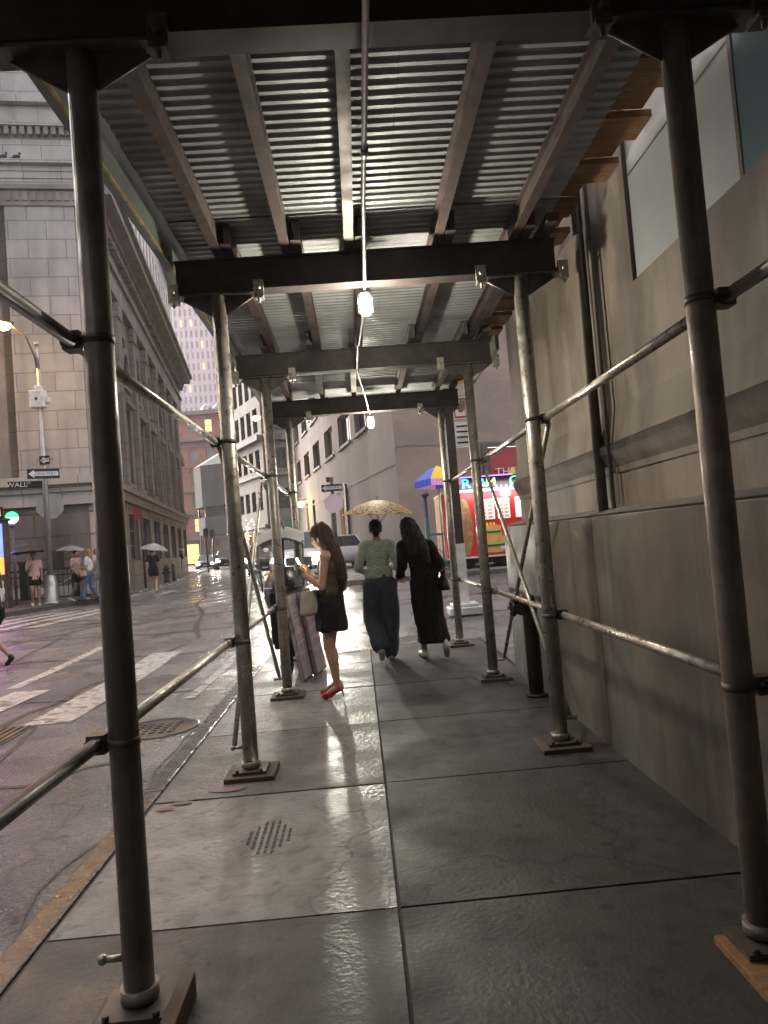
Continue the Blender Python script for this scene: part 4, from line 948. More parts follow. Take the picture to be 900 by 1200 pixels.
lo.rotation_euler = (Vector((-3, 10, 0))-Vector((-11.5, 24.3, 9.7))).to_track_quat('-Z', 'Y').to_euler()
b = MB(); b.box((-.32, -.16, 6.75), (.20, .14, 7.35)); b.box((-.14, -.12, 7.35), (.08, .10, 7.52)); b.box((.20, -.1, 6.9), (.34, .1, 7.1)); b.build('control_box', sign_w, t, bevel=.03)
b = MB(); b.ell((-.06, -.17, 7.05), (.05, .02, .06), 8, 6); b.build('badge', dsteel, t)
def oneway(par, c, az, L_, h, arrow=-1):
    """a one-way sign: black plate, white arrow, black words"""
    M_ = facing(az, c)
    b = MB(); b.box((-L_/2, -h/2, -.012), (L_/2, h/2, .012), 0, mat=M_); o = b.build('one_way_sign', sign_bk, par)
    b = MB(); a = L_*.46; q = h*.30; e = h*.40
    pts = [(-a, 0), (-a+e*1.3, e), (-a+e*1.3, q*.72), (a, q*.72), (a, -q*.72), (-a+e*1.3, -q*.72), (-a+e*1.3, -e)]
    if arrow > 0: pts = [(-x, y) for x, y in pts][::-1]
    b.prism(pts, 'z', .0125, .018, 0, M_); b.build('arrow', sign_w, o)
    text('lettering', 'ONE WAY', h*.38, sign_bk, o, M_ @ Matrix.Translation((L_*.07, 0, .021)), .002, 1.05 if L_/h < 3.2 else 1.15)
    return o
AZC = R(-24)
oneway(t, (.02, -.13, 4.46), AZC, 1.00, .34)
oneway(t, (.08, -.12, 4.92), R(0), .34, .30)
M_ = facing(R(-20), (-.66, -.1, 4.13))
b = MB(); b.box((-.50, -.12, -.012), (.56, .12, .012), 0, mat=M_); o = b.build('street_name_sign', sign_bk, t)
text('lettering', 'WALL', .22, sign_w, o, M_ @ Matrix.Translation((-.22, 0, .015)), .002, 1.1)
text('lettering', 'ST', .11, sign_w, o, M_ @ Matrix.Translation((.14, .05, .015)), .002, 1.1)
M_ = facing(R(-24), (.10, .03, 3.35))
b = MB(); b.lathe([(.0001, -.01), (.46, -.01), (.46, .01), (.0001, .01)], n=8, mat=M_ @ Matrix.Rotation(R(22.5), 4, 'Z'), smooth=False); b.build('stop_sign_back', sign_back, t)

t = thing('sign_pole', 'signpost on the far corner with one way arrow and stop sign back', 'signpost', (-.60, 19.0, gz(-.6, 19)))
b = MB(); b.tube([(0, 0, 0), (0, 0, 2.75)], .05, 8); b.box((-.14, -.02, 2.62), (-.04, .02, 2.76)); b.build('pole', dsteel, t)
oneway(t, (.0, -.07, 2.46), R(-2), .56, .19)
M_ = facing(R(-3), (.02, -.04, 2.04)); b = MB(); b.lathe([(.0001, -.01), (.27, -.01), (.27, .01), (.0001, .01)], n=8, mat=M_ @ Matrix.Rotation(R(22.5), 4, 'Z'), smooth=False); b.build('stop_sign_back', sign_pur, t)
t = thing('parking_sign_pole', 'dark post with white lower half in a concrete block, carrying red parking signs', 'signpost', (1.83, 12.9, gz(1.83, 12.9)-.1))
zb = .1
b = MB(); b.box((-.30, -.28, 0), (.30, .28, .14)); b.box((-.24, -.22, .14), (.24, .22, .20)); b.build('footing', sign_w, t, bevel=.02)
b = MB(); b.box((-.085, -.08, .18), (.085, .08, 1.28)); b.build('white_sleeve', sign_w, t)
b = MB(); b.box((-.075, -.07, 1.28), (.075, .07, 4.6)); b.build('pole', beam_m, t)
for (z0, z1, mt_, nm) in ((3.55, 3.95, sign_red, 'parking_sign'), (3.02, 3.50, sign_w, 'parking_sign')):
    b = MB(); b.box((.08, -.09, z0), (.34, -.075, z1)); o = b.build(nm, sign_w, t)
    b = MB()
    if mt_ is sign_red:
        b.box((.095, -.094, z0+.02), (.325, -.091, z0+.05)); b.box((.095, -.094, z1-.05), (.325, -.091, z1-.02)); b.box((.095, -.094, z0+.05), (.115, -.091, z1-.05)); b.box((.305, -.094, z0+.05), (.325, -.091, z1-.05)); b.ell((.21, -.092, (z0+z1)/2), (.05, .006, .08), 10, 6)
    else:
        for q in range(4): b.box((.11, -.094, z0+.08+q*.1), (.31, -.091, z0+.11+q*.1))
    b.build('sign_border', sign_red if mt_ is sign_red else sign_bk, o)
# distant sodium street lamp
t = thing('street_lamp', 'far street lamp glowing yellow in front of the beige facade', 'street lamp', (-3.3, 40, gz(-3.3, 40)))
b = MB(); b.tube([(0, 0, 0), (0, 0, 8.0)], .09, 8, r2=.06); b.tube([(0, 0, 8), (-.4, 0, 8.6), (-1.6, 0, 8.75)], .045, 8); b.build('pole', dsteel, t)
b = MB(); b.ell((-1.95, 0, 8.62), (.24, .14, .13), 10, 7); b.build('lens', sod_f, t)
# thin brown sign pole, hydrant and bollard on the far left pavement
t = thing('sign_post', 'thin dark signpost with small red sign on the far left pavement', 'signpost', (-9.75, 32.5, gz(-9.75, 32.5)))
b = MB(); b.tube([(0, 0, 0), (0, 0, 3.6)], .05, 8); b.build('pole', brown_pipe, t)
b = MB(); b.box((-.32, -.05, 3.15), (-.02, -.03, 3.65)); b.build('sign_plate', sign_red, t)
hx, hy = -10.4, 38.5
t = thing('fire_hydrant', 'dark fire hydrant on the far left pavement', 'hydrant', (hx, hy, gz(hx, hy)+.02))
b = MB(); b.lathe([(.2, 0), (.2, .06), (.14, .08), (.13, .65), (.17, .68), (.16, .74), (.10, .86), (.0001, .92)], n=12); b.tube([(-.22, 0, .5), (.22, 0, .5)], .06, 8); b.tube([(0, 0, .5), (0, -.22, .5)], .07, 8); b.build('body', dkgreen, t)
for i, (bx, by, lab) in enumerate(((-10.0, 38.4, 'short grey steel bollard right beside the hydrant'), (-10.65, 39.6, 'short grey steel bollard just behind the hydrant'))):
    b = MB(); b.lathe([(.09, 0), (.09, .85), (.06, .93), (.0001, .95)], (bx, by, gz(bx, by)+.02), 10); tag(b.build('bollard', dsteel), lab, 'bollard', 'bollards by the hydrant')
for i, (bx, by, lab) in enumerate(((-12.3, 58, 'thin pole at the bend of the far kerb, nearer one'), (-12.6, 62, 'thin pole at the bend of the far kerb, farther one'))):
    b = MB(); b.tube([(bx, by, 0), (bx, by, 3.8)], .06, 6); b.box((bx-.2, by-.05, 3.0), (bx+.2, by-.02, 3.7)); tag(b.build('sign_post', dsteel), lab, 'signpost', 'thin poles at the far kerb')

# subway entrance on the left plaza
sz = gz(-12, 25)+.02
t = thing('subway_entrance', 'dark green iron subway entrance railing in front of the stone corner', 'subway entrance', (-12.6, 26.2, sz))
for x in (-.35, .45, 2.3, 3.3): b = MB(); b.box((x-.14, -.14, 0), (x+.14, .14, 1.45)); b.box((x-.17, -.17, 1.45), (x+.17, .17, 1.52)); b.build('railing_post', dkgreen, t)
b = MB()
for x0, x1 in ((-1.2, -.49), (-.21, .31), (.59, 2.16), (2.44, 3.16)):
    b.box((x0, -.03, 1.15), (x1, .03, 1.22)); b.box((x0, -.03, .12), (x1, .03, .2)); b.box((x0, -.03, .95), (x1, .03, .99))
    n = max(2, int((x1-x0)/.16))
    for q in range(1, n): x = x0+(x1-x0)*q/n; b.box((x-.012, -.012, .2), (x+.012, .012, 1.16))
b.build('railing', dkgreen, t)
b = MB(); b.box((-1.2, -.25, 0), (3.4, .25, .14)); b.build('plinth', stone_t, t)
b = MB(); b.tube([(-1, .6, .2), (.5, .6, 1.0)], .035, 6); b.tube([(.7, .6, .2), (2.0, .6, .9)], .035, 6); b.build('handrail', alu, t)
def globe_lamp(x, y, z0, zc, label, lit, colpole, rad=.22):
    t = thing('subway_globe_lamp', label, 'lamp', (x, y, z0), group='subway globe lamps')
    b = MB(); b.tube([(0, 0, 0), (0, 0, zc-z0-rad-.12)], .05, 8); b.lathe([(.05, 0), (.14, .06), (.10, .12)], (0, 0, zc-z0-rad-.14), 10); b.build('pole', colpole, t)
    if lit:
        n = 14; up_ = [(math.sin(math.pi*.5*i/6)*rad, math.cos(math.pi*.5*i/6)*rad) for i in range(6, -1, -1)]
        b = MB(); b.lathe([(max(1e-5, r), z) for r, z in up_], (0, 0, zc-z0), 16); b.build('upper_globe', globe_g, t)
        b = MB(); b.lathe([(max(1e-5, r), -z) for r, z in up_][::-1], (0, 0, zc-z0-.002), 16); b.build('lower_globe', globe_w, t)
    return t
globe_lamp(-12.35, 25.9, sz, sz+3.15, 'subway lamp with half green half white globe beside the stone corner', True, M('lamp_purple_grey', (.16, .13, .22), rough=.4))
# advertising kiosk at the left edge
kx, ky = -12.9, 24.3
t = thing('news_kiosk', 'dark street kiosk with glowing blue and orange advert at the left edge', 'kiosk', (kx, ky, gz(kx, ky)+.02))
b = MB(); b.box((-1.5, 0, 0), (1.03, .35, 2.95)); b.box((-1.6, -.05, 2.95), (1.08, .4, 3.05)); b.build('body', dsteel, t, bevel=.02)
b = MB(); b.box((-.9, -.03, 1.75), (.97, -.005, 2.85)); o = b.build('advert_screen', ad_blue, t)
b = MB(); b.ell((.66, -.035, 2.30), (.22, .012, .40), 12, 8); b.ell((-.4, -.035, 2.2), (.2, .012, .25), 12, 8); b.build('advert_shape', ad_w, o)
b = MB(); b.box((-.9, -.03, 1.15), (.97, -.005, 1.73)); b.build('advert_screen', ad_or, t)
b = MB(); b.box((-1.4, -.06, 3.0), (1.04, -.02, 3.42)); o = b.build('header_sign', sign_bk, t)
b = MB()
for q in range(6): b.box((.80-q*.34, -.075, 3.1), (.80-q*.34+.16, -.062, 3.32))
b.build('header_marks', led_yg, o)
pl_ = bpy.data.lights.new('advert_spill', 'AREA'); pl_.energy = 7; pl_.size = 1.2; pl_.color = (.8, .25, 1)
po = bpy.data.objects.new('advert_spill', pl_); COL.objects.link(po); po.parent = t; po.location = (-.2, -.15, 1.9); po.rotation_euler = (R(90), 0, 0)

# ---------------------------------------------------------------- food cart, its parasol, subway railing on the right
cz = gz(3, 18.6)+.02
t = thing('food_cart', 'bright red food cart covered in food pictures with a neon sign on its roof', 'food cart', (2.30, 18.6, cz))
b = MB(); b.box((0, 0, .32), (3.3, 1.9, 2.01)); b.build('body', cart_red, t, bevel=.02)
b = MB(); b.box((-.03, -.03, 2.01), (3.33, 1.93, 2.05)); b.box((.0, -.02, .27), (3.3, 0, .32)); b.build('trim', sign_w, t)
b = MB(); b.box((.02, .1, .12), (3.2, 1.7, .32)); b.build('chassis', black_p, t)
for x in (.55, 1.45, 2.6):
    wb = MB(); mt = Matrix.Translation((x, .15, .26)) @ Matrix.Rotation(math.pi/2, 4, 'X'); wb.lathe([(.12, -.08), (.26, -.08), (.26, .08), (.12, .08)], n=16, mat=mt); wb.lathe([(.0001, .05), (.12, .05)], n=12, mat=mt); wb.build('wheel', rubber, t)
b = MB(); b.box((.95, -.035, 1.26), (1.34, -.012, 1.80)); b.box((1.42, -.035, 1.26), (1.75, -.012, 1.80)); b.box((1.9, -.035, 1.26), (2.6, -.012, 1.80)); mo = b.build('menu_board', menu_w, t)
b = MB(); r_ = random.Random(2)
for bx0, bx1 in ((.95, 1.34), (1.42, 1.75)):
    for rr in range(5):
        for cc in range(2):
            x = bx0+.05+cc*(bx1-bx0-.06)/2; b.box((x, -.040, 1.30+rr*.095), (x+.11, -.036, 1.30+rr*.095+.055))
b.build('menu_pictures', food_b, mo)
# picture of mixed food on the left panel: framed print
b = MB()
poly = [(.52+.21*math.cos(a)*1.0, 1.10+.76*math.sin(a)) for a in [2*math.pi*i/26 for i in range(26)]]
b.prism(poly, 'y', -.030, -.012); b.build('food_print', food_mix, t)
b = MB(); b.box((-.030, .1, .45), (-.012, 1.8, 2.0)); b.build('food_print', food_mix, t)
def burger(cx, cz_, s, par):
    def e(nm, z, rx, rz_, m, y=-.03):
        bb_ = MB(); bb_.prism([(cx+rx*s*math.cos(a), cz_+z*s+rz_*s*math.sin(a)) for a in [2*math.pi*i/20 for i in range(20)]], 'y', y-.012, y); bb_.build(nm, m, par)
    e('bun_print', .0, 1, .30, food_b); e('salad_print', .16, 1.05, .10, food_l, -.036); e('patty_print', .30, 1.0, .14, food_p, -.040); e('salad_print', .42, 1.05, .09, food_l, -.044); e('bun_print', .72, .95, .34, food_b, -.040)
burger(1.28, .48, .34, t); burger(1.25, .86, .24, t)
b = MB(); b.box((1.42, -.05, .45), (1.62, -.035, .62)); b.build('napkin_print', sign_w, t)
b = MB()
for q in range(4): b.box((1.0+q*.09, -.03, 1.03), (1.0+q*.09+.05, -.014, 1.17))
b.build('fries_print', c_yel, t)
b = MB(); b.prism([(1.62, .95), (1.75, 1.05), (1.9, 1.0), (1.75, .88), (1.8, .75), (1.6, .8)], 'y', -.03, -.014); b.prism([(1.55, .62), (1.7, .72), (1.9, .6), (1.8, .5), (1.65, .52)], 'y', -.03, -.014); b.build('food_print', food_b, t)
b = MB(); b.box((.42, .0, 2.06), (2.9, .14, 2.41)); so_ = b.build('neon_sign_board', sign_bk, t)
def letter(ch, x, m, size=.30, z=2.235):
    text('neon_letter', ch, size, m, so_, facing(0, (x, -.02, z)), .012, 1.2)
letter('R', .64, led_c, .34); letter('&', 1.06, led_c, .34); letter('M', 1.31, led_yg, .30)
letter('C', 1.93, led_g, .34)
b = MB(); b.box((.42, -.02, 2.055), (1.9, .0, 2.08)); b.build('neon_strip', led_p, so_)
b = MB(); b.box((.42, -.02, 2.40), (1.9, .0, 2.425)); b.build('neon_strip', led_p, so_)
for q in range(4): b = MB(); b.ell((1.45+q*.13, -.015, 2.12), (.035, .012, .035), 8, 6); b.build('neon_arc', led_p, so_)
b = MB(); b.ell((1.66, -.10, 1.92), (.13, .05, .085), 10, 8); b.build('flood_lamp', led_w, t)
b = MB(); b.prism([(1.78, 2.46), (1.98, 2.42), (1.98, 2.60)], 'y', -.02, .02); b.build('pennant', c_yel, t)
cl = bpy.data.lights.new('cart_light', 'AREA'); cl.energy = 5; cl.size = 1.6; cl.size_y = .5; cl.shape = 'RECTANGLE'; cl.color = (1, .8, .85)
co = bpy.data.objects.new('cart_light', cl); COL.objects.link(co); co.parent = t; co.location = (1.3, -.25, 2.05); co.rotation_euler = (R(55), 0, 0)
t = thing('cart_umbrella', 'blue and yellow square vendor umbrella beside the red food cart', 'umbrella', (2.18, 18.5, cz))
for i, (a0, m_) in enumerate(((-1, c_blue), (0, c_yel), (1, c_blue), (2, c_yel))):
    pass
apx = V(.02, 0, 2.78); cor = [V(-.62, -.25, 2.36), V(-.24, -.66, 2.40), V(.62, -.1, 2.38), V(.02, .60, 2.36)]
for i in range(4):
    a, c = cor[i], cor[(i+1) % 4]; m_ = [c_blue, c_yel, c_blue, c_yel][i]
    b = MB(); mid = (a+c)/2*.5+apx*.5+V(0, 0, .06)
    b.add([apx, a, c, a+V(0, 0, -.17), c+V(0, 0, -.17), (apx+a)/2+V(0, 0, .05), (apx+c)/2+V(0, 0, .05)], [(0, 5, 6), (5, 1, 2, 6)], 0); b.add([a, c, c+V(0, 0, -.17), a+V(0, 0, -.17)], [(0, 1, 2, 3)], 1)
    b.build('canopy', [m_, c_blue if i % 2 == 0 else c_pink], t)
b = MB(); b.tube([(.02, 0, .0), (.02, 0, 2.78)], .02, 8); b.build('shaft', led_c if False else alu, t)
globe_lamp(1.86, 18.9, cz, cz+2.18, 'slim blue-grey lamp post at the end of the teal railing', False, M('lamp_blue_grey', (.10, .11, .17), rough=.4), .05)
t = thing('subway_entrance', 'teal subway stair railing on a pale kerb between lamp post and food cart', 'subway entrance', (1.83, 18.75, cz))
for x in (0.02, .52): b = MB(); b.box((x-.05, -.05, 0), (x+.05, .05, 1.42 if x < .1 else 1.1)); b.build('railing_post', teal, t)
b = MB(); b.box((.07, -.02, .95), (.48, .02, 1.0)); b.box((.07, -.03, .10), (.48, .03, .25))
for q in range(6): b.box((.1+q*.068, -.01, .25), (.1+q*.068+.012, .01, .96))
b.build('railing', teal, t)
b = MB(); b.tube([(.1, .15, .62), (.22, .15, .62), (.48, .15, .42)], .018, 6); b.build('handrail', sign_w, t)
b = MB(); b.box((-.2, -.15, -.02), (.7, .2, .08)); b.build('plinth', stone_t, t)

# ---------------------------------------------------------------- moped and leaning boards at the kerb
t = thing('moped', 'dark moped with pale rain canopy parked behind the leaning menu boards', 'moped', (-1.08, 8.95, 0), R(4))
def torus(mb, c, R0, r0, ax='x', n=28, m=8):
    vs = []
    for i in range(n):
        a = 2*math.pi*i/n
        for j in range(m):
            q = 2*math.pi*j/m; rr = R0+r0*math.cos(q); vs.append(V(c[0]+r0*math.sin(q), c[1]+rr*math.cos(a), c[2]+rr*math.sin(a)))
    mb.add(vs, [(i*m+j, i*m+(j+1) % m, ((i+1) % n)*m+(j+1) % m, ((i+1) % n)*m+j) for i in range(n) for j in range(m)], 0, True)
for y in (-.35, .95):
    b = MB(); torus(b, (.10, y, .26), .20, .06); o = b.build('wheel', rubber, t); b = MB(); b.lathe([(.0001, -.04), (.15, -.04), (.15, .04), (.0001, .04)], n=12, mat=Matrix.Translation((.10, y, .26)) @ Matrix.Rotation(math.pi/2, 4, 'Y')); b.build('rim', alu, o)
b = MB(); b.prism([(-.52, .38), (-.40, .52), (-.28, .54), (-.15, .45), (-.12, .95), (-.3, 1.0), (-.36, .6), (-.5, .45)], 'x', .02, .18); b.tube([(.10, -.35, .26), (.10, -.24, .75), (.10, -.16, 1.02)], .035, 8); b.build('fork', black_p, t)
b = MB(); b.box((-.08, -.22, .35), (.28, -.12, 1.0)); b.box((-.06, -.15, .28), (.26, .5, .36)); b.ell((.10, .78, .60), (.18, .45, .24)); b.build('body', car_blk, t, bevel=.03)
b = MB(); b.ell((.10, .70, .84), (.15, .40, .08)); b.build('seat', leather, t)
b = MB(); b.tube([(-.28, -.05, 1.06), (-.1, -.15, 1.03), (.3, -.15, 1.03), (.48, -.05, 1.06)], .016, 8); b.build('handlebar', chrome, t)
b = MB(); b.ell((.10, .15, .95), (.26, .40, .34)); b.build('rain_apron', leather, t)
b = MB(); b.ell((.10, -.26, .93), (.09, .06, .08)); b.build('headlight', chrome, t)
for sx in (-.22, .42):
    b = MB(); b.tube([(sx*.8, -.1, 1.05), (sx, -.1, 1.22)], .008, 6); b.ell((sx, -.1, 1.26), (.07, .02, .045), 8, 6); b.build('mirror', chrome, t)
b = MB(); N_ = 10
for j in range(N_+1):
    pass
vs = []; fs = []
for i in range(9):
    a = i/8; y = -.38+1.25*a; zz = 1.52+.28*math.sin(math.pi*(.15+.7*a))
    for j in range(7):
        u = -1+2*j/6; vs.append(V(.10+.30*u, y+(.0), zz-.10*u*u))
for i in range(8):
    for j in range(6): fs.append((i*7+j, i*7+j+1, (i+1)*7+j+1, (i+1)*7+j))
o_n = len(vs); vs += [v+V(0, 0, -.02) for v in vs[:o_n]]; fs += [tuple(q+o_n for q in f)[::-1] for f in fs[:48]]
b.add(vs, fs, 0, True); b.tube([(-.15, -.2, 1.0), (-.18, -.36, 1.60)], .012, 6); b.tube([(.35, -.2, 1.0), (.38, -.36, 1.60)], .012, 6)
b.tube([(.1, .55, .9), (.1, .8, 1.75)], .015, 6); b.build('rain_canopy', M('canopy_cloth', (.36, .35, .32), (.28, .27, .25), 3, rough=.6), t)
for i, (bx, by, lab, mt_) in enumerate(((-.745, 8.05, 'pink menu board leaning at the kerb, the one nearer the shed post', poster_w), (-.62, 8.4, 'pink menu board leaning at the kerb, the one nearer the standing woman', poster))):
    t = thing('menu_board', lab, 'sign board', (bx, by, 0), 0, group='menu boards leaning against the moped')
    ML = Matrix.Rotation(R(-8), 4, 'Y') @ Matrix.Rotation(R(-11), 4, 'Z')
    b = MB(); b.box((-.02, 0, .0), (.02, .46, 1.0), 0, ML); b.build('board', black_p, t)
    b = MB(); b.box((.0205, .02, .02), (.026, .44, .98), 0, ML); b.box((-.015, -.008, .0), (.022, -.001, 1.0), 0, ML); b.build('poster', poster_w, t)
    b = MB(); r_ = random.Random(20+i)
    for rr in range(6):
        for cc in range(2): b.box((.027, .05+cc*.2, .2+rr*.125), (.0295, .05+cc*.2+.17, .2+rr*.125+r_.uniform(.06, .10)), 0, ML)
    for rr in range(5): b.box((-.010, -.0095, .2+rr*.15), (.018, -.0085, .2+rr*.15+.1), 0, ML)
    b.build('poster_pictures', poster, t)
# ---------------------------------------------------------------- rainy dusk air
hz = MB(); hz.box((-1200, -60, -1.2), (400, 420, 200)); hz = hz.build('haze', M('haze_air', (1, 1, 1))); hz['kind'] = 'stuff'
hm = MATS['haze_air'].node_tree; hm.nodes.clear(); ho = hm.nodes.new('ShaderNodeOutputMaterial'); hv = hm.nodes.new('ShaderNodeVolumePrincipled')
hv.inputs['Color'].default_value = (.93, .90, .93, 1); hv.inputs['Density'].default_value = .0010; hv.inputs['Anisotropy'].default_value = .3; hm.links.new(hv.outputs[0], ho.inputs['Volume'])
#PART3
# ---------------------------------------------------------------- people
def capsule(mb, p0, p1, r0, r1, n=12, fx=1.0):
    p0 = Vector(p0); p1 = Vector(p1); d = p1-p0; L_ = d.length
    if L_ < 1e-5: mb.ell(p0, (r0, r0, r0), n, 8); return
    d.normalize(); pts = []; rs = []
    for k in range(5): a = math.pi/2*(1-k/4); pts.append(p0-d*r0*math.sin(a)); rs.append(max(1e-4, r0*math.cos(a)))
    for k in range(5): a = math.pi/2*k/4; pts.append(p1+d*r1*math.sin(a)); rs.append(max(1e-4, r1*math.cos(a)))
    # frame fixed so that flattening (fx) acts front to back
    ref = V(0, 1, 0) if abs(d.y) < .9 else V(0, 0, 1)
    a_ = (ref-d*ref.dot(d)).normalized(); b_ = d.cross(a_); vs = []
    for p, r in zip(pts, rs): vs += [p+a_*math.cos(2*math.pi*j/n)*r*fx+b_*math.sin(2*math.pi*j/n)*r for j in range(n)]
    k = len(pts)
    mb.add(vs, [(i*n+j, i*n+(j+1) % n, (i+1)*n+(j+1) % n, (i+1)*n+j) for i in range(k-1) for j in range(n)]+[tuple(range(n))[::-1], tuple(range((k-1)*n, k*n))], 0, True)
def blob(name, parts, mat, parent, voxel=.014, smooth=4, label=None, fold=None):
    """closed shapes fused into one continuous skin"""
    mb = MB()
    for p in parts:
        if p[0] == 'c': capsule(mb, *p[1:])
        elif p[0] == 'e': mb.ell(p[1], p[2], 16, 10, 0, p[3] if len(p) > 3 else None)
        elif p[0] == 'l':   # loft of ellipses (x, y, z, rx, ry)
            n = 20; vs = []
            for (x, y, z, rx, ry) in p[1]: vs += [V(x+rx*math.cos(2*math.pi*j/n), y+ry*math.sin(2*math.pi*j/n), z) for j in range(n)]
            k = len(p[1]); mb.add(vs, [(i*n+j, i*n+(j+1) % n, (i+1)*n+(j+1) % n, (i+1)*n+j) for i in range(k-1) for j in range(n)]+[tuple(range(n))[::-1], tuple(range((k-1)*n, k*n))], 0, True)
    o = mb.build(name, mat, None)
    md = o.modifiers.new('r', 'REMESH'); md.mode = 'VOXEL'; md.voxel_size = voxel; md.use_smooth_shade = True
    ms = o.modifiers.new('s', 'SMOOTH'); ms.factor = .5; ms.iterations = smooth
    dg = bpy.context.evaluated_depsgraph_get(); me = bpy.data.meshes.new_from_object(o.evaluated_get(dg)); me.name = name
    bpy.data.objects.remove(o)
    if fold:       # folds in cloth / strands in hair: push the surface along its normal
        amp, fh, fv = fold; nn = [v.normal.copy() for v in me.vertices]
        for v, q in zip(me.vertices, nn):
            c = v.co; d_ = noise.noise(V(c.x*fh+3.1, c.y*fh, c.z*fv+noise.noise(c*5)*1.2))+.5*noise.noise(V(c.x*fh*2.1, c.y*fh*2.1, c.z*fv*2))
            v.co = c+q*amp*(d_+.45)
    for q in me.polygons: q.use_smooth = True
    if not me.materials: me.materials.append(mat)
    o = bpy.data.objects.new(name, me); COL.objects.link(o); o.parent = parent
    if label: o['label'] = label
    return o
def lerp(a, b, t): return Vector(a)*(1-t)+Vector(b)*t
BASE = dict(
    hipL=(-.09, 0, .90), kneeL=(-.095, .02, .48), ankL=(-.095, -.01, .075), toeL=(-.10, .15, .03),
    hipR=(.09, 0, .90), kneeR=(.095, .02, .48), ankR=(.095, -.01, .075), toeR=(.10, .15, .03),
    shL=(-.165, 0, 1.39), elL=(-.20, -.02, 1.12), wrL=(-.20, .06, .88), shR=(.165, 0, 1.39), elR=(.20, -.02, 1.12), wrR=(.20, .06, .88),
    pel=(0, 0, .93), chest=(0, .0, 1.27), neck=(0, -.005, 1.44), head=(0, .02, 1.585))
def human(label, loc, az, h, pose, fit, voxel=.014, group=None, skin_m=None, female=True):
    t = thing('person', label, 'person', loc, -az, group); s = h/1.70; t.scale = (s, s, s)
    P = dict(BASE); P.update(pose); J = {k: Vector(v) for k, v in P.items()}
    sk = skin_m or skin
    B = []
    sw_ = .92 if female else 1.0
    B += [('e', J['pel'], (.155, .105, .12)), ('c', J['pel']+V(0, 0, .05), J['chest'], .115, .125*sw_, 14, .82), ('e', J['chest']+V(0, 0, .02), (.150*sw_, .105, .15)),
          ('c', J['shL']*.85+J['neck']*.15, J['shR']*.85+J['neck']*.15, .062, .062), ('c', J['neck']-V(0, 0, .06), lerp(J['neck'], J['head'], .55), .055, .050)]
    hd = J['head']; f = fit.get('look', V(0, 1, 0)); f = Vector(f).normalized(); rtv = f.cross(V(0, 0, 1)).normalized(); uu = rtv.cross(f)
    HM = Matrix((rtv, f, uu)).transposed().to_4x4()
    def hp(x, y, z): return hd+HM.to_3x3() @ V(x, y, z)
    B += [('e', hp(0, -.005, .02), (.074, .092, .098), HM), ('e', hp(0, .025, -.045), (.054, .060, .065), HM), ('e', hp(0, .088, -.015), (.012, .018, .024), HM), ('e', hp(0, .078, -.055), (.026, .012, .014), HM),
          ('e', hp(-.075, 0, -.01), (.010, .018, .030), HM), ('e', hp(.075, 0, -.01), (.010, .018, .030), HM)]
    for q in 'LR':
        sx = -1 if q == 'L' else 1
        hip, kn, an, to = J['hip'+q], J['knee'+q], J['ank'+q], J['toe'+q]
        B += [('c', hip, kn, .082, .052), ('c', kn, lerp(kn, an, .4)+V(0, -.012, 0), .050, .052), ('c', lerp(kn, an, .35)+V(0, -.01, 0), an, .050, .034), ('c', an+V(0, -.02, -.02), to, .034, .026, 12), ('e', an+V(0, -.03, -.035), (.03, .035, .035))]
        sh, el, wr = J['sh'+q], J['el'+q], J['wr'+q]
        B += [('e', sh, (.056, .056, .058)), ('c', sh, el, .047, .038), ('c', el, wr, .038, .026)]
        if fit.get('hands') != 'far':
            dr = (wr-el).normalized(); hd_ = fit.get('hand'+q, dr); hd_ = Vector(hd_).normalized()
            sd_ = hd_.cross(V(0, 1, 0) if abs(hd_.y) < .8 else V(0, 0, 1)).normalized()
            pc = wr+hd_*.045; B += [('c', wr, wr+hd_*.075, .026, .030, 12, .6)]
            nrm = sd_.cross(hd_).normalized()
            for i, (o_, l_) in enumerate(((-.027, .062), (-.009, .072), (.009, .068), (.026, .054))):
                a = wr+hd_*.085+sd_*o_; m = a+hd_*l_*.5+nrm*.006; e = a+hd_*l_*.72+nrm*.030
                B += [('c', a-hd_*.02, m, .0095, .0088), ('c', m, e, .0088, .0075)]
            a = wr+hd_*.03+sd_*.026; m = a+hd_*.032+sd_*.026+nrm*.008; B += [('c', a, m, .013, .011), ('c', m, m+hd_*.025+nrm*.012, .011, .009)]
        else:
            dr = (wr-el).normalized(); B += [('c', wr, wr+dr*.12, .026, .022)]
    blob('body', B, sk, t, voxel, 3)
    eb = MB()
    for sx in (-1, 1): eb.ell(hp(sx*.030, .079, .008), (.011, .008, .007), 8, 6)
    eb.build('eyes', black_p, t)
    # ---- clothes
    C = J['chest']; Pv = J['pel']
    if fit.get('top'):
        m, kind = fit['top']; T = [('e', Pv+V(0, 0, .10), (.15, .112, .10)), ('c', Pv+V(0, 0, .08), C, .130, .140*sw_, 14, .84), ('e', C+V(0, 0, .02), (.162*sw_, .120, .155)), ('c', J['shL']*.84+J['neck']*.16+V(0, 0, -.004), J['shR']*.84+J['neck']*.16+V(0, 0, -.004), .068, .068)]
        if kind == 'tank': T = T[:3]+[('c', J['shL']*.62+J['neck']*.38+V(0, 0, -.01), J['shR']*.62+J['neck']*.38+V(0, 0, -.01), .058, .058)]
        for q in 'LR':
            sh, el, wr = J['sh'+q], J['el'+q], J['wr'+q]; lo = fit.get('loose', 0)
            if kind == 'tee': T += [('e', sh, (.060, .060, .062)), ('c', sh, lerp(sh, el, .6), .055, .058+lo)]
            if kind == 'long': T += [('e', sh, (.062, .062, .064)), ('c', sh, el, .058+lo, .050+lo), ('c', el, lerp(el, wr, .9), .050+lo, .038+lo)]
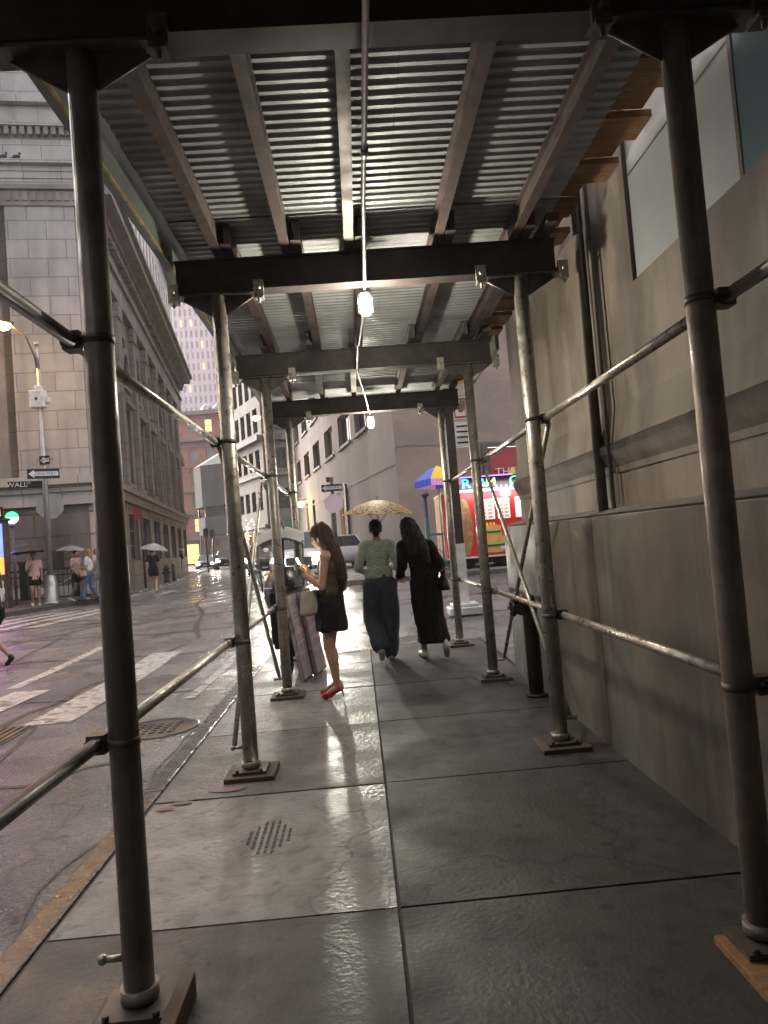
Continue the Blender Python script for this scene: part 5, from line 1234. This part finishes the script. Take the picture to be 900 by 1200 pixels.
        if fit.get('hem'): z = fit['hem']; T += [('l', [(Pv.x, Pv.y, z, .165, .125), (Pv.x, Pv.y, z+.10, .165, .125), (C.x*.5+Pv.x*.5, C.y*.5+Pv.y*.5, 1.12, .14, .11)])]
        blob('top', T, m, t, voxel, 3, fold=(.012, 13, 7) if kind != 'tank' else (.006, 16, 9))
    if fit.get('bottom'):
        m, kind = fit['bottom']; T = [('e', Pv+V(0, 0, -.01), (.168, .122, .115)), ('c', Pv+V(0, 0, .02), Pv+V(0, 0, .10), .138, .128, 14, .85)]
        for q in 'LR':
            hip, kn, an = J['hip'+q], J['knee'+q], J['ank'+q]
            if kind == 'shorts': T += [('c', hip, lerp(hip, kn, .42), .100, .096)]
            if kind == 'trousers': T += [('c', hip, kn, .096, .068), ('c', kn, lerp(kn, an, .94), .066, .058)]
            if kind == 'flare': T += [('c', hip, kn, .092, .062), ('c', kn, lerp(kn, an, .96), .060, .085)]
            if kind == 'wide': T += [('c', hip, kn, .112, .105), ('c', kn, lerp(kn, an, .92), .105, .098)]
        if kind == 'skirt':
            T += [('l', fit['skirt'])]
        blob('bottom', T, m, t, voxel, 3, fold=(.017, 15, 3.2))
    sh_m = fit.get('shoes', wht_sh)
    for q in 'LR':
        an, to = J['ank'+q], J['toe'+q]
        if fit.get('heels'):
            d = (to-an).normalized(); blob('shoe', [('c', to+V(0, -.0, .0), to-V(0, .06, -.012), .034, .033, 12), ('c', to-V(0, .05, -.01), an+V(0, -.02, -.045), .026, .030), ('c', an+V(0, -.045, -.05), (an.x, an.y-.055, .012), .012, .005)], sh_m, t, .008, 1)
        else:
            up_ = V(0, 0, 1); blob('shoe', [('c', an+V(0, -.035, -.035), to+V(0, .01, .004), .046, .038, 12), ('c', an+V(0, -.01, .0), an+V(0, -.02, -.04), .040, .042)], sh_m, t, max(.011, voxel*.8), 2)
    if fit.get('hair'):
        m, kind = fit['hair']; T = [('e', hp(0, -.022, .040), (.086, .098, .094), HM)]
        if kind == 'short': T = [('e', hp(0, -.022, .042), (.083, .092, .088), HM)]
        if kind == 'bun': T = [('e', hp(0, -.024, .035), (.081, .090, .092), HM), ('e', hp(-.03, -.095, .02), (.042, .038, .042), HM), ('c', hp(0, -.06, -.03), hp(0, -.045, -.07), .045, .03)]
        if kind == 'long':
            pts = fit['hairpts']
            for a, b_ in zip(pts, pts[1:]): T += [('c', V(*a[:3]), V(*b_[:3]), a[3], b_[3], 14, .62)]
        blob('hair', T, m, t, voxel*.8, 2, fold=(.012, 34, 2.2) if kind == 'long' else (.005, 40, 10))
    return t

# near woman, side on, looking at her phone
AZN = R(-78)
human('woman standing side-on in black skirt and red heels, lit by her phone', (-.33, 7.12, 0), AZN, 1.73,
      dict(hipL=(-.085, .0, .90), kneeL=(-.085, .03, .50), ankL=(-.08, -.03, .145), toeL=(-.085, .10, .035),
           hipR=(.085, .0, .90), kneeR=(.085, .05, .50), ankR=(.08, .02, .145), toeR=(.085, .155, .035),
           pel=(0, 0, .93), chest=(0, -.02, 1.25), neck=(0, .0, 1.43), head=(0, .055, 1.565),
           shL=(-.155, -.02, 1.37), elL=(-.185, .02, 1.09), wrL=(-.12, .20, 1.21), shR=(.155, -.02, 1.37), elR=(.19, .03, 1.09), wrR=(.10, .21, 1.20)),
      dict(top=(cl_tan, 'tank'), bottom=(cl_char, 'skirt'), skirt=[(0, 0, .66, .185, .150), (0, 0, .74, .178, .148), (0, 0, .88, .170, .135), (0, 0, 1.0, .135, .105)],
           shoes=red_sh, heels=True, hair=(hair_br, 'long'), look=V(0, 1, -.45), handL=V(.3, .45, 1), handR=V(-.3, .4, 1),
           hairpts=[(0, .01, 1.62, .10), (0, -.02, 1.52, .115), (0, -.06, 1.42, .118), (0, -.10, 1.30, .112), (0, -.125, 1.18, .09), (0, -.14, 1.06, .04)]), voxel=.0085)
PM = Matrix.Rotation(-AZN, 4, 'Z')
pw = V(-.33, 7.12, 0)+PM.to_3x3() @ V(-.02, .285, 1.335)
t = thing('phone', 'bright phone held up by the woman in red heels', 'phone', tuple(pw), -AZN)
b = MB(); b.box((-.037, -.004, -.07), (.037, .004, .075), 0, Matrix.Rotation(R(-22), 4, 'X')); b.build('case', black_p, t, bevel=.002)
b = MB(); b.box((-.034, -.006, -.066), (.034, -.0045, .071), 0, Matrix.Rotation(R(-22), 4, 'X')); b.build('screen', phone_m, t)
tw_ = V(-.33, 7.12, 0)+PM.to_3x3() @ V(-.13, .165, .0)
t = thing('tote_bag', 'cream canvas tote hanging from the forearm of the woman on her phone', 'bag', tuple(tw_), -AZN+R(60))
blob('pouch', [('l', [(0, 0, .83, .030, .09), (0, .01, .86, .05, .14), (0, 0, .97, .045, .13), (0, 0, 1.06, .03, .115), (0, 0, 1.08, .02, .11)])], canvas, t, .012, 2)
b = MB(); b.tube([(0, -.10, 1.06), (0, -.04, 1.16), (0, .0, 1.205), (0, .04, 1.16), (0, .10, 1.06)], .009, 6); b.build('strap', canvas, t)

# the couple walking away under the umbrella
AZG = R(-2)
human('person walking away in mint knit cardigan and wide blue jeans, dark hair pinned up', (.225, 9.02, .0), AZG, 1.80,
      dict(hipL=(-.09, 0, .90), kneeL=(-.115, .11, .50), ankL=(-.055, -.17, .20), toeL=(-.045, -.14, .055),
           hipR=(.09, 0, .90), kneeR=(.10, .08, .47), ankR=(.075, .12, .075), toeR=(.085, .28, .03),
           chest=(0, .02, 1.26), neck=(.0, .02, 1.44), head=(.0, .04, 1.57),
           shL=(-.160, .01, 1.37), elL=(-.245, -.03, 1.12), wrL=(-.16, .18, 1.06), shR=(.160, .01, 1.37), elR=(.25, -.04, 1.09), wrR=(.17, .18, 1.12)),
      dict(top=(cl_grn, 'long'), loose=-.004, hem=1.0, bottom=(cl_jean, 'wide'), shoes=wht_sh, hair=(hair_bk, 'bun')), voxel=.011, skin_m=skin_d)
human('woman walking away in long black outfit with long black hair, leaning to her companion', (.77, 8.88, .0), R(-6), 1.80,
      dict(pel=(.02, 0, .93), chest=(-.055, .02, 1.25), neck=(-.10, .03, 1.42), head=(-.135, .05, 1.54),
           hipL=(-.07, 0, .90), kneeL=(-.055, .10, .48), ankL=(-.03, .10, .085), toeL=(-.05, .25, .03), hipR=(.11, 0, .90), kneeR=(.12, .10, .50), ankR=(.17, -.16, .19), toeR=(.19, -.12, .05),
           shL=(-.215, .02, 1.35), elL=(-.235, .02, 1.10), wrL=(-.26, .18, .99), shR=(.095, .0, 1.34), elR=(.205, -.05, 1.10), wrR=(.20, .16, 1.05)),
      dict(top=(cl_blk, 'long'), loose=.008, hem=.93, bottom=(cl_blk, 'skirt'), skirt=[(.075, -.0, .20, .19, .20), (.07, .0, .26, .175, .19), (.045, .03, .48, .165, .17), (.03, .02, .70, .185, .155), (.02, 0, .93, .175, .13)],
           shoes=wht_sh, hair=(hair_bk, 'long'), hairpts=[(-.13, -.01, 1.60, .09), (-.12, -.05, 1.52, .115), (-.09, -.085, 1.40, .125), (-.045, -.11, 1.27, .12), (-.005, -.12, 1.15, .085), (.02, -.12, 1.05, .035)]), voxel=.011, skin_m=skin)
t = thing('handbag', 'black leather handbag at the elbow of the woman in black', 'bag', (1.02, 8.87, 0), R(8))
blob('pouch', [('l', [(.0, 0, .84, .075, .13), (0, 0, .88, .075, .14), (0, 0, 1.0, .05, .12), (0, 0, 1.08, .02, .10)])], leather, t, .012, 2)
b = MB(); b.tube([(0, -.09, 1.07), (-.03, -.06, 1.17), (-.04, .0, 1.20), (-.03, .06, 1.17), (0, .09, 1.07)], .009, 6); b.build('strap', leather, t)
b = MB(); b.box((.49, 9.02, .96), (.56, 9.035, 1.10)); 
pb = tag(b.build('paper_pouch', canvas, bevel=.004), 'small pale pouch held between the couple under the umbrella', 'pouch')

def umbrella(label, loc, r, hgt, mat, tilt=(0, 0), shaft=.85, n=8, mesh_ribs=True, droop=.0, name='umbrella', group=None, pole_m=None):
    t = thing(name, label, 'umbrella', loc, 0, group); t.rotation_euler = (R(tilt[0]), R(tilt[1]), R(11))
    b = MB(); M_ = 48; K = 8; vs = [V(0, 0, hgt)]
    for i in range(1, K+1):
        u = i/K; ang = u*math.pi/2*.92
        for j in range(M_):
            a = 2*math.pi*j/M_; c = abs(((a/(2*math.pi)*n) % 1)-.5)*2  # 1 at ribs
            rr = r*u*(1-.055*(1-c)*(u**2)); z = hgt*(math.cos(ang)-math.cos(math.pi/2*.92)*u)*1.0+.022*(1-c)*u**2*r*2
            vs.append(V(rr*math.cos(a), rr*math.sin(a), z))
    fs = [(0, 1+j, 1+(j+1) % M_) for j in range(M_)]+[(1+(i-1)*M_+j, 1+i*M_+j, 1+i*M_+(j+1) % M_, 1+(i-1)*M_+(j+1) % M_) for i in range(1, K) for j in range(M_)]
    b.add(vs, fs, 0, True); b.build('canopy', mat, t)
    b = MB()
    for k in range(n):
        a = 2*math.pi*(k+.0)/n; a += math.pi/n*0
        pts = [V(r*u*.985*math.cos(a), r*u*.985*math.sin(a), hgt*(math.cos(u*math.pi/2*.92)-math.cos(math.pi/2*.92)*u)-.006) for u in (0, .25, .5, .75, 1)]
        b.tube(pts, .003, 5); b.tube([V(0, 0, hgt-.33*r/.5), pts[2]], .0025, 5)
    b.build('ribs', chrome, t)
    b = MB(); b.tube([(0, 0, hgt+.045), (0, 0, hgt-shaft)], .006, 8); b.build('shaft', pole_m or chrome, t)
    b = MB(); b.tube([(0, 0, hgt-shaft+.02), (0, 0, hgt-shaft-.10)], .014, 8); b.build('handle', black_p, t)
    return t
umbrella('leopard-print umbrella shared by the couple walking away', (.27, 8.98, 1.845), .475, .19, um_leo, (3, 1.5), .72, name='umbrella')
# far pedestrians on the left pavement
FZ = lambda x, y: gz(x, y)+.02
def far(label, x, y, az, h, pose, fit, **k): fit['hands'] = 'far'; return human(label, (x, y, FZ(x, y)), az, h, pose, fit, voxel=.018, group='pedestrians on the far corner', **k)
walk = dict(kneeL=(-.095, .16, .50), ankL=(-.09, .22, .10), toeL=(-.10, .38, .05), kneeR=(.095, .02, .47), ankR=(.09, -.24, .13), toeR=(.09, -.10, .03), elL=(-.22, -.10, 1.13), wrL=(-.22, -.02, .90), elR=(.22, .02, 1.12), wrR=(.2, .18, .95))
hold = dict(elR=(.22, .06, 1.13), wrR=(.12, .22, 1.27))
far('person in pale pink tee and black shorts holding a black umbrella', -10.95, 24.3, R(150), 1.80, {**hold, 'kneeR': (.09, .08, .48), 'ankR': (.09, -.12, .12), 'toeR': (.09, .02, .03)}, dict(top=(cl_pink, 'tee'), loose=.0, hem=.84, bottom=(cl_blk, 'shorts'), shoes=wht_sh, hair=(hair_br, 'short')), skin_m=skin_d, female=False)
umbrella('black umbrella over the person in the pale pink tee', (-11.05, 24.1, FZ(-11, 24)+1.80), .56, .30, um_blk, (-3, -3), .75, group='umbrellas on the far corner')
far('person in rose top and dark shorts stepping behind the lamp post', -9.95, 25.3, R(115), 1.78, walk, dict(top=(cl_rose, 'tee'), loose=.0, hem=.88, bottom=(cl_char, 'shorts'), shoes=wht_sh, hair=(hair_bk, 'short')), skin_m=skin_d, female=False)
umbrella('grey umbrella behind the lamp post', (-10.2, 25.6, FZ(-10, 25.6)+1.78), .55, .2, um_gry, (0, 4), .75, group='umbrellas on the far corner')
far('woman in pale tee and flared blue jeans striding past the lamp post', -9.35, 24.9, R(-80), 1.78, {**walk, 'elR': (.2, .04, 1.1), 'wrR': (.1, .24, 1.14), 'elL': (-.2, .02, 1.1), 'wrL': (-.12, .24, 1.12)}, dict(top=(cl_wht, 'tee'), bottom=(cl_jeanl, 'flare'), shoes=leather, hair=(hair_bl, 'long'), hairpts=[(0, -.02, 1.64, .085), (0, -.06, 1.5, .085), (0, -.09, 1.32, .05)]))
t = thing('shoulder_bag', 'small pink-brown bag carried by the woman in flared jeans', 'bag', (-9.5, 24.72, FZ(-9.5, 24.7)), 0)
blob('pouch', [('l', [(0, 0, .86, .12, .05), (0, 0, .92, .13, .06), (0, 0, 1.05, .10, .03)])], cl_rose, t, .016, 1)
far('person in white top with green bag walking behind the woman in jeans', -9.55, 26.2, R(-75), 1.82, walk, dict(top=(cl_wht, 'tee'), loose=.005, hem=.92, bottom=(cl_wht, 'shorts'), shoes=wht_sh, hair=(hair_bl, 'long'), hairpts=[(0, -.02, 1.64, .085), (0, -.06, 1.5, .085), (0, -.09, 1.34, .05)]))
t = thing('shopping_bag', 'green bag hanging at the hip of the person in white', 'bag', (-9.12, 25.95, FZ(-9.3, 26)), 0)
blob('pouch', [('l', [(0, 0, .62, .22, .06), (0, 0, .68, .24, .07), (0, 0, .92, .20, .04)])], cl_grnb, t, .016, 1)
b = MB(); b.tube([(-.12, 0, .92), (-.05, 0, 1.2), (.05, 0, 1.2), (.12, 0, .92)], .01, 5); b.build('strap', cl_grnb, t)
far('person in white shirt and light trousers half hidden by the nearest left post', -8.68, 25.7, R(160), 1.68, hold, dict(top=(cl_wht, 'long'), bottom=(cl_jeanl, 'trousers'), shoes=wht_sh, hair=(hair_bk, 'short')))
umbrella('dark grey umbrella just left of the nearest left post', (-8.85, 25.6, FZ(-8.8, 25.6)+1.70), .55, .24, um_gry, (0, -5), .75, group='umbrellas on the far corner')
far('person with backpack just right of the nearest left post', -7.75, 26.9, R(-12), 1.66, {**walk}, dict(top=(cl_char, 'tee'), bottom=(cl_char, 'shorts'), shoes=wht_sh, hair=(hair_bk, 'short')))
umbrella('clear umbrella just right of the nearest left post', (-7.65, 26.8, gz(-7.6, 26.8)+1.62), .56, .26, um_clr, (2, 10), .75, group='umbrellas on the far corner')
human('person in black with umbrella far down the left pavement', (-14.2, 56.5, FZ(-14.2, 56.5)), R(-10), 1.78, hold, dict(top=(cl_blk, 'long'), bottom=(cl_blk, 'trousers'), shoes=leather, hair=(hair_bk, 'short'), hands='far', hem=.8, loose=.03), voxel=.025)
umbrella('small dark umbrella far down the left pavement', (-14.2, 56.6, FZ(-14.2, 56.5)+1.78), .55, .18, um_gry, (0, 0), .75)
# walker leaving the frame at the left edge: only the trailing boot and bag are in view
human('walker at the left edge in black ankle boots, mostly outside the picture', (-6.05, 11.95, gz(-6, 11.9)-.10), R(-88), 1.68,
      dict(kneeL=(-.095, .02, .50), ankL=(-.09, -.24, .19), toeL=(-.09, -.20, .055), kneeR=(.095, .2, .50), ankR=(.09, .30, .08), toeR=(.09, .45, .03), elL=(-.2, -.05, 1.12), wrL=(-.2, .1, .93)),
      dict(top=(cl_wht, 'tee'), bottom=(cl_blk, 'shorts'), shoes=leather, hair=(hair_br, 'long'), hairpts=[(0, -.02, 1.64, .085), (0, -.06, 1.5, .085), (0, -.09, 1.34, .05)]), voxel=.014)
t = thing('handbag', 'black bag carried at the left edge of the picture', 'bag', (-6.02, 11.75, gz(-6, 11.9)+.12), 0)
blob('pouch', [('l', [(0, 0, .72, .16, .05), (0, 0, .78, .19, .07), (0, 0, 1.0, .16, .04)])], leather, t, .014, 1)
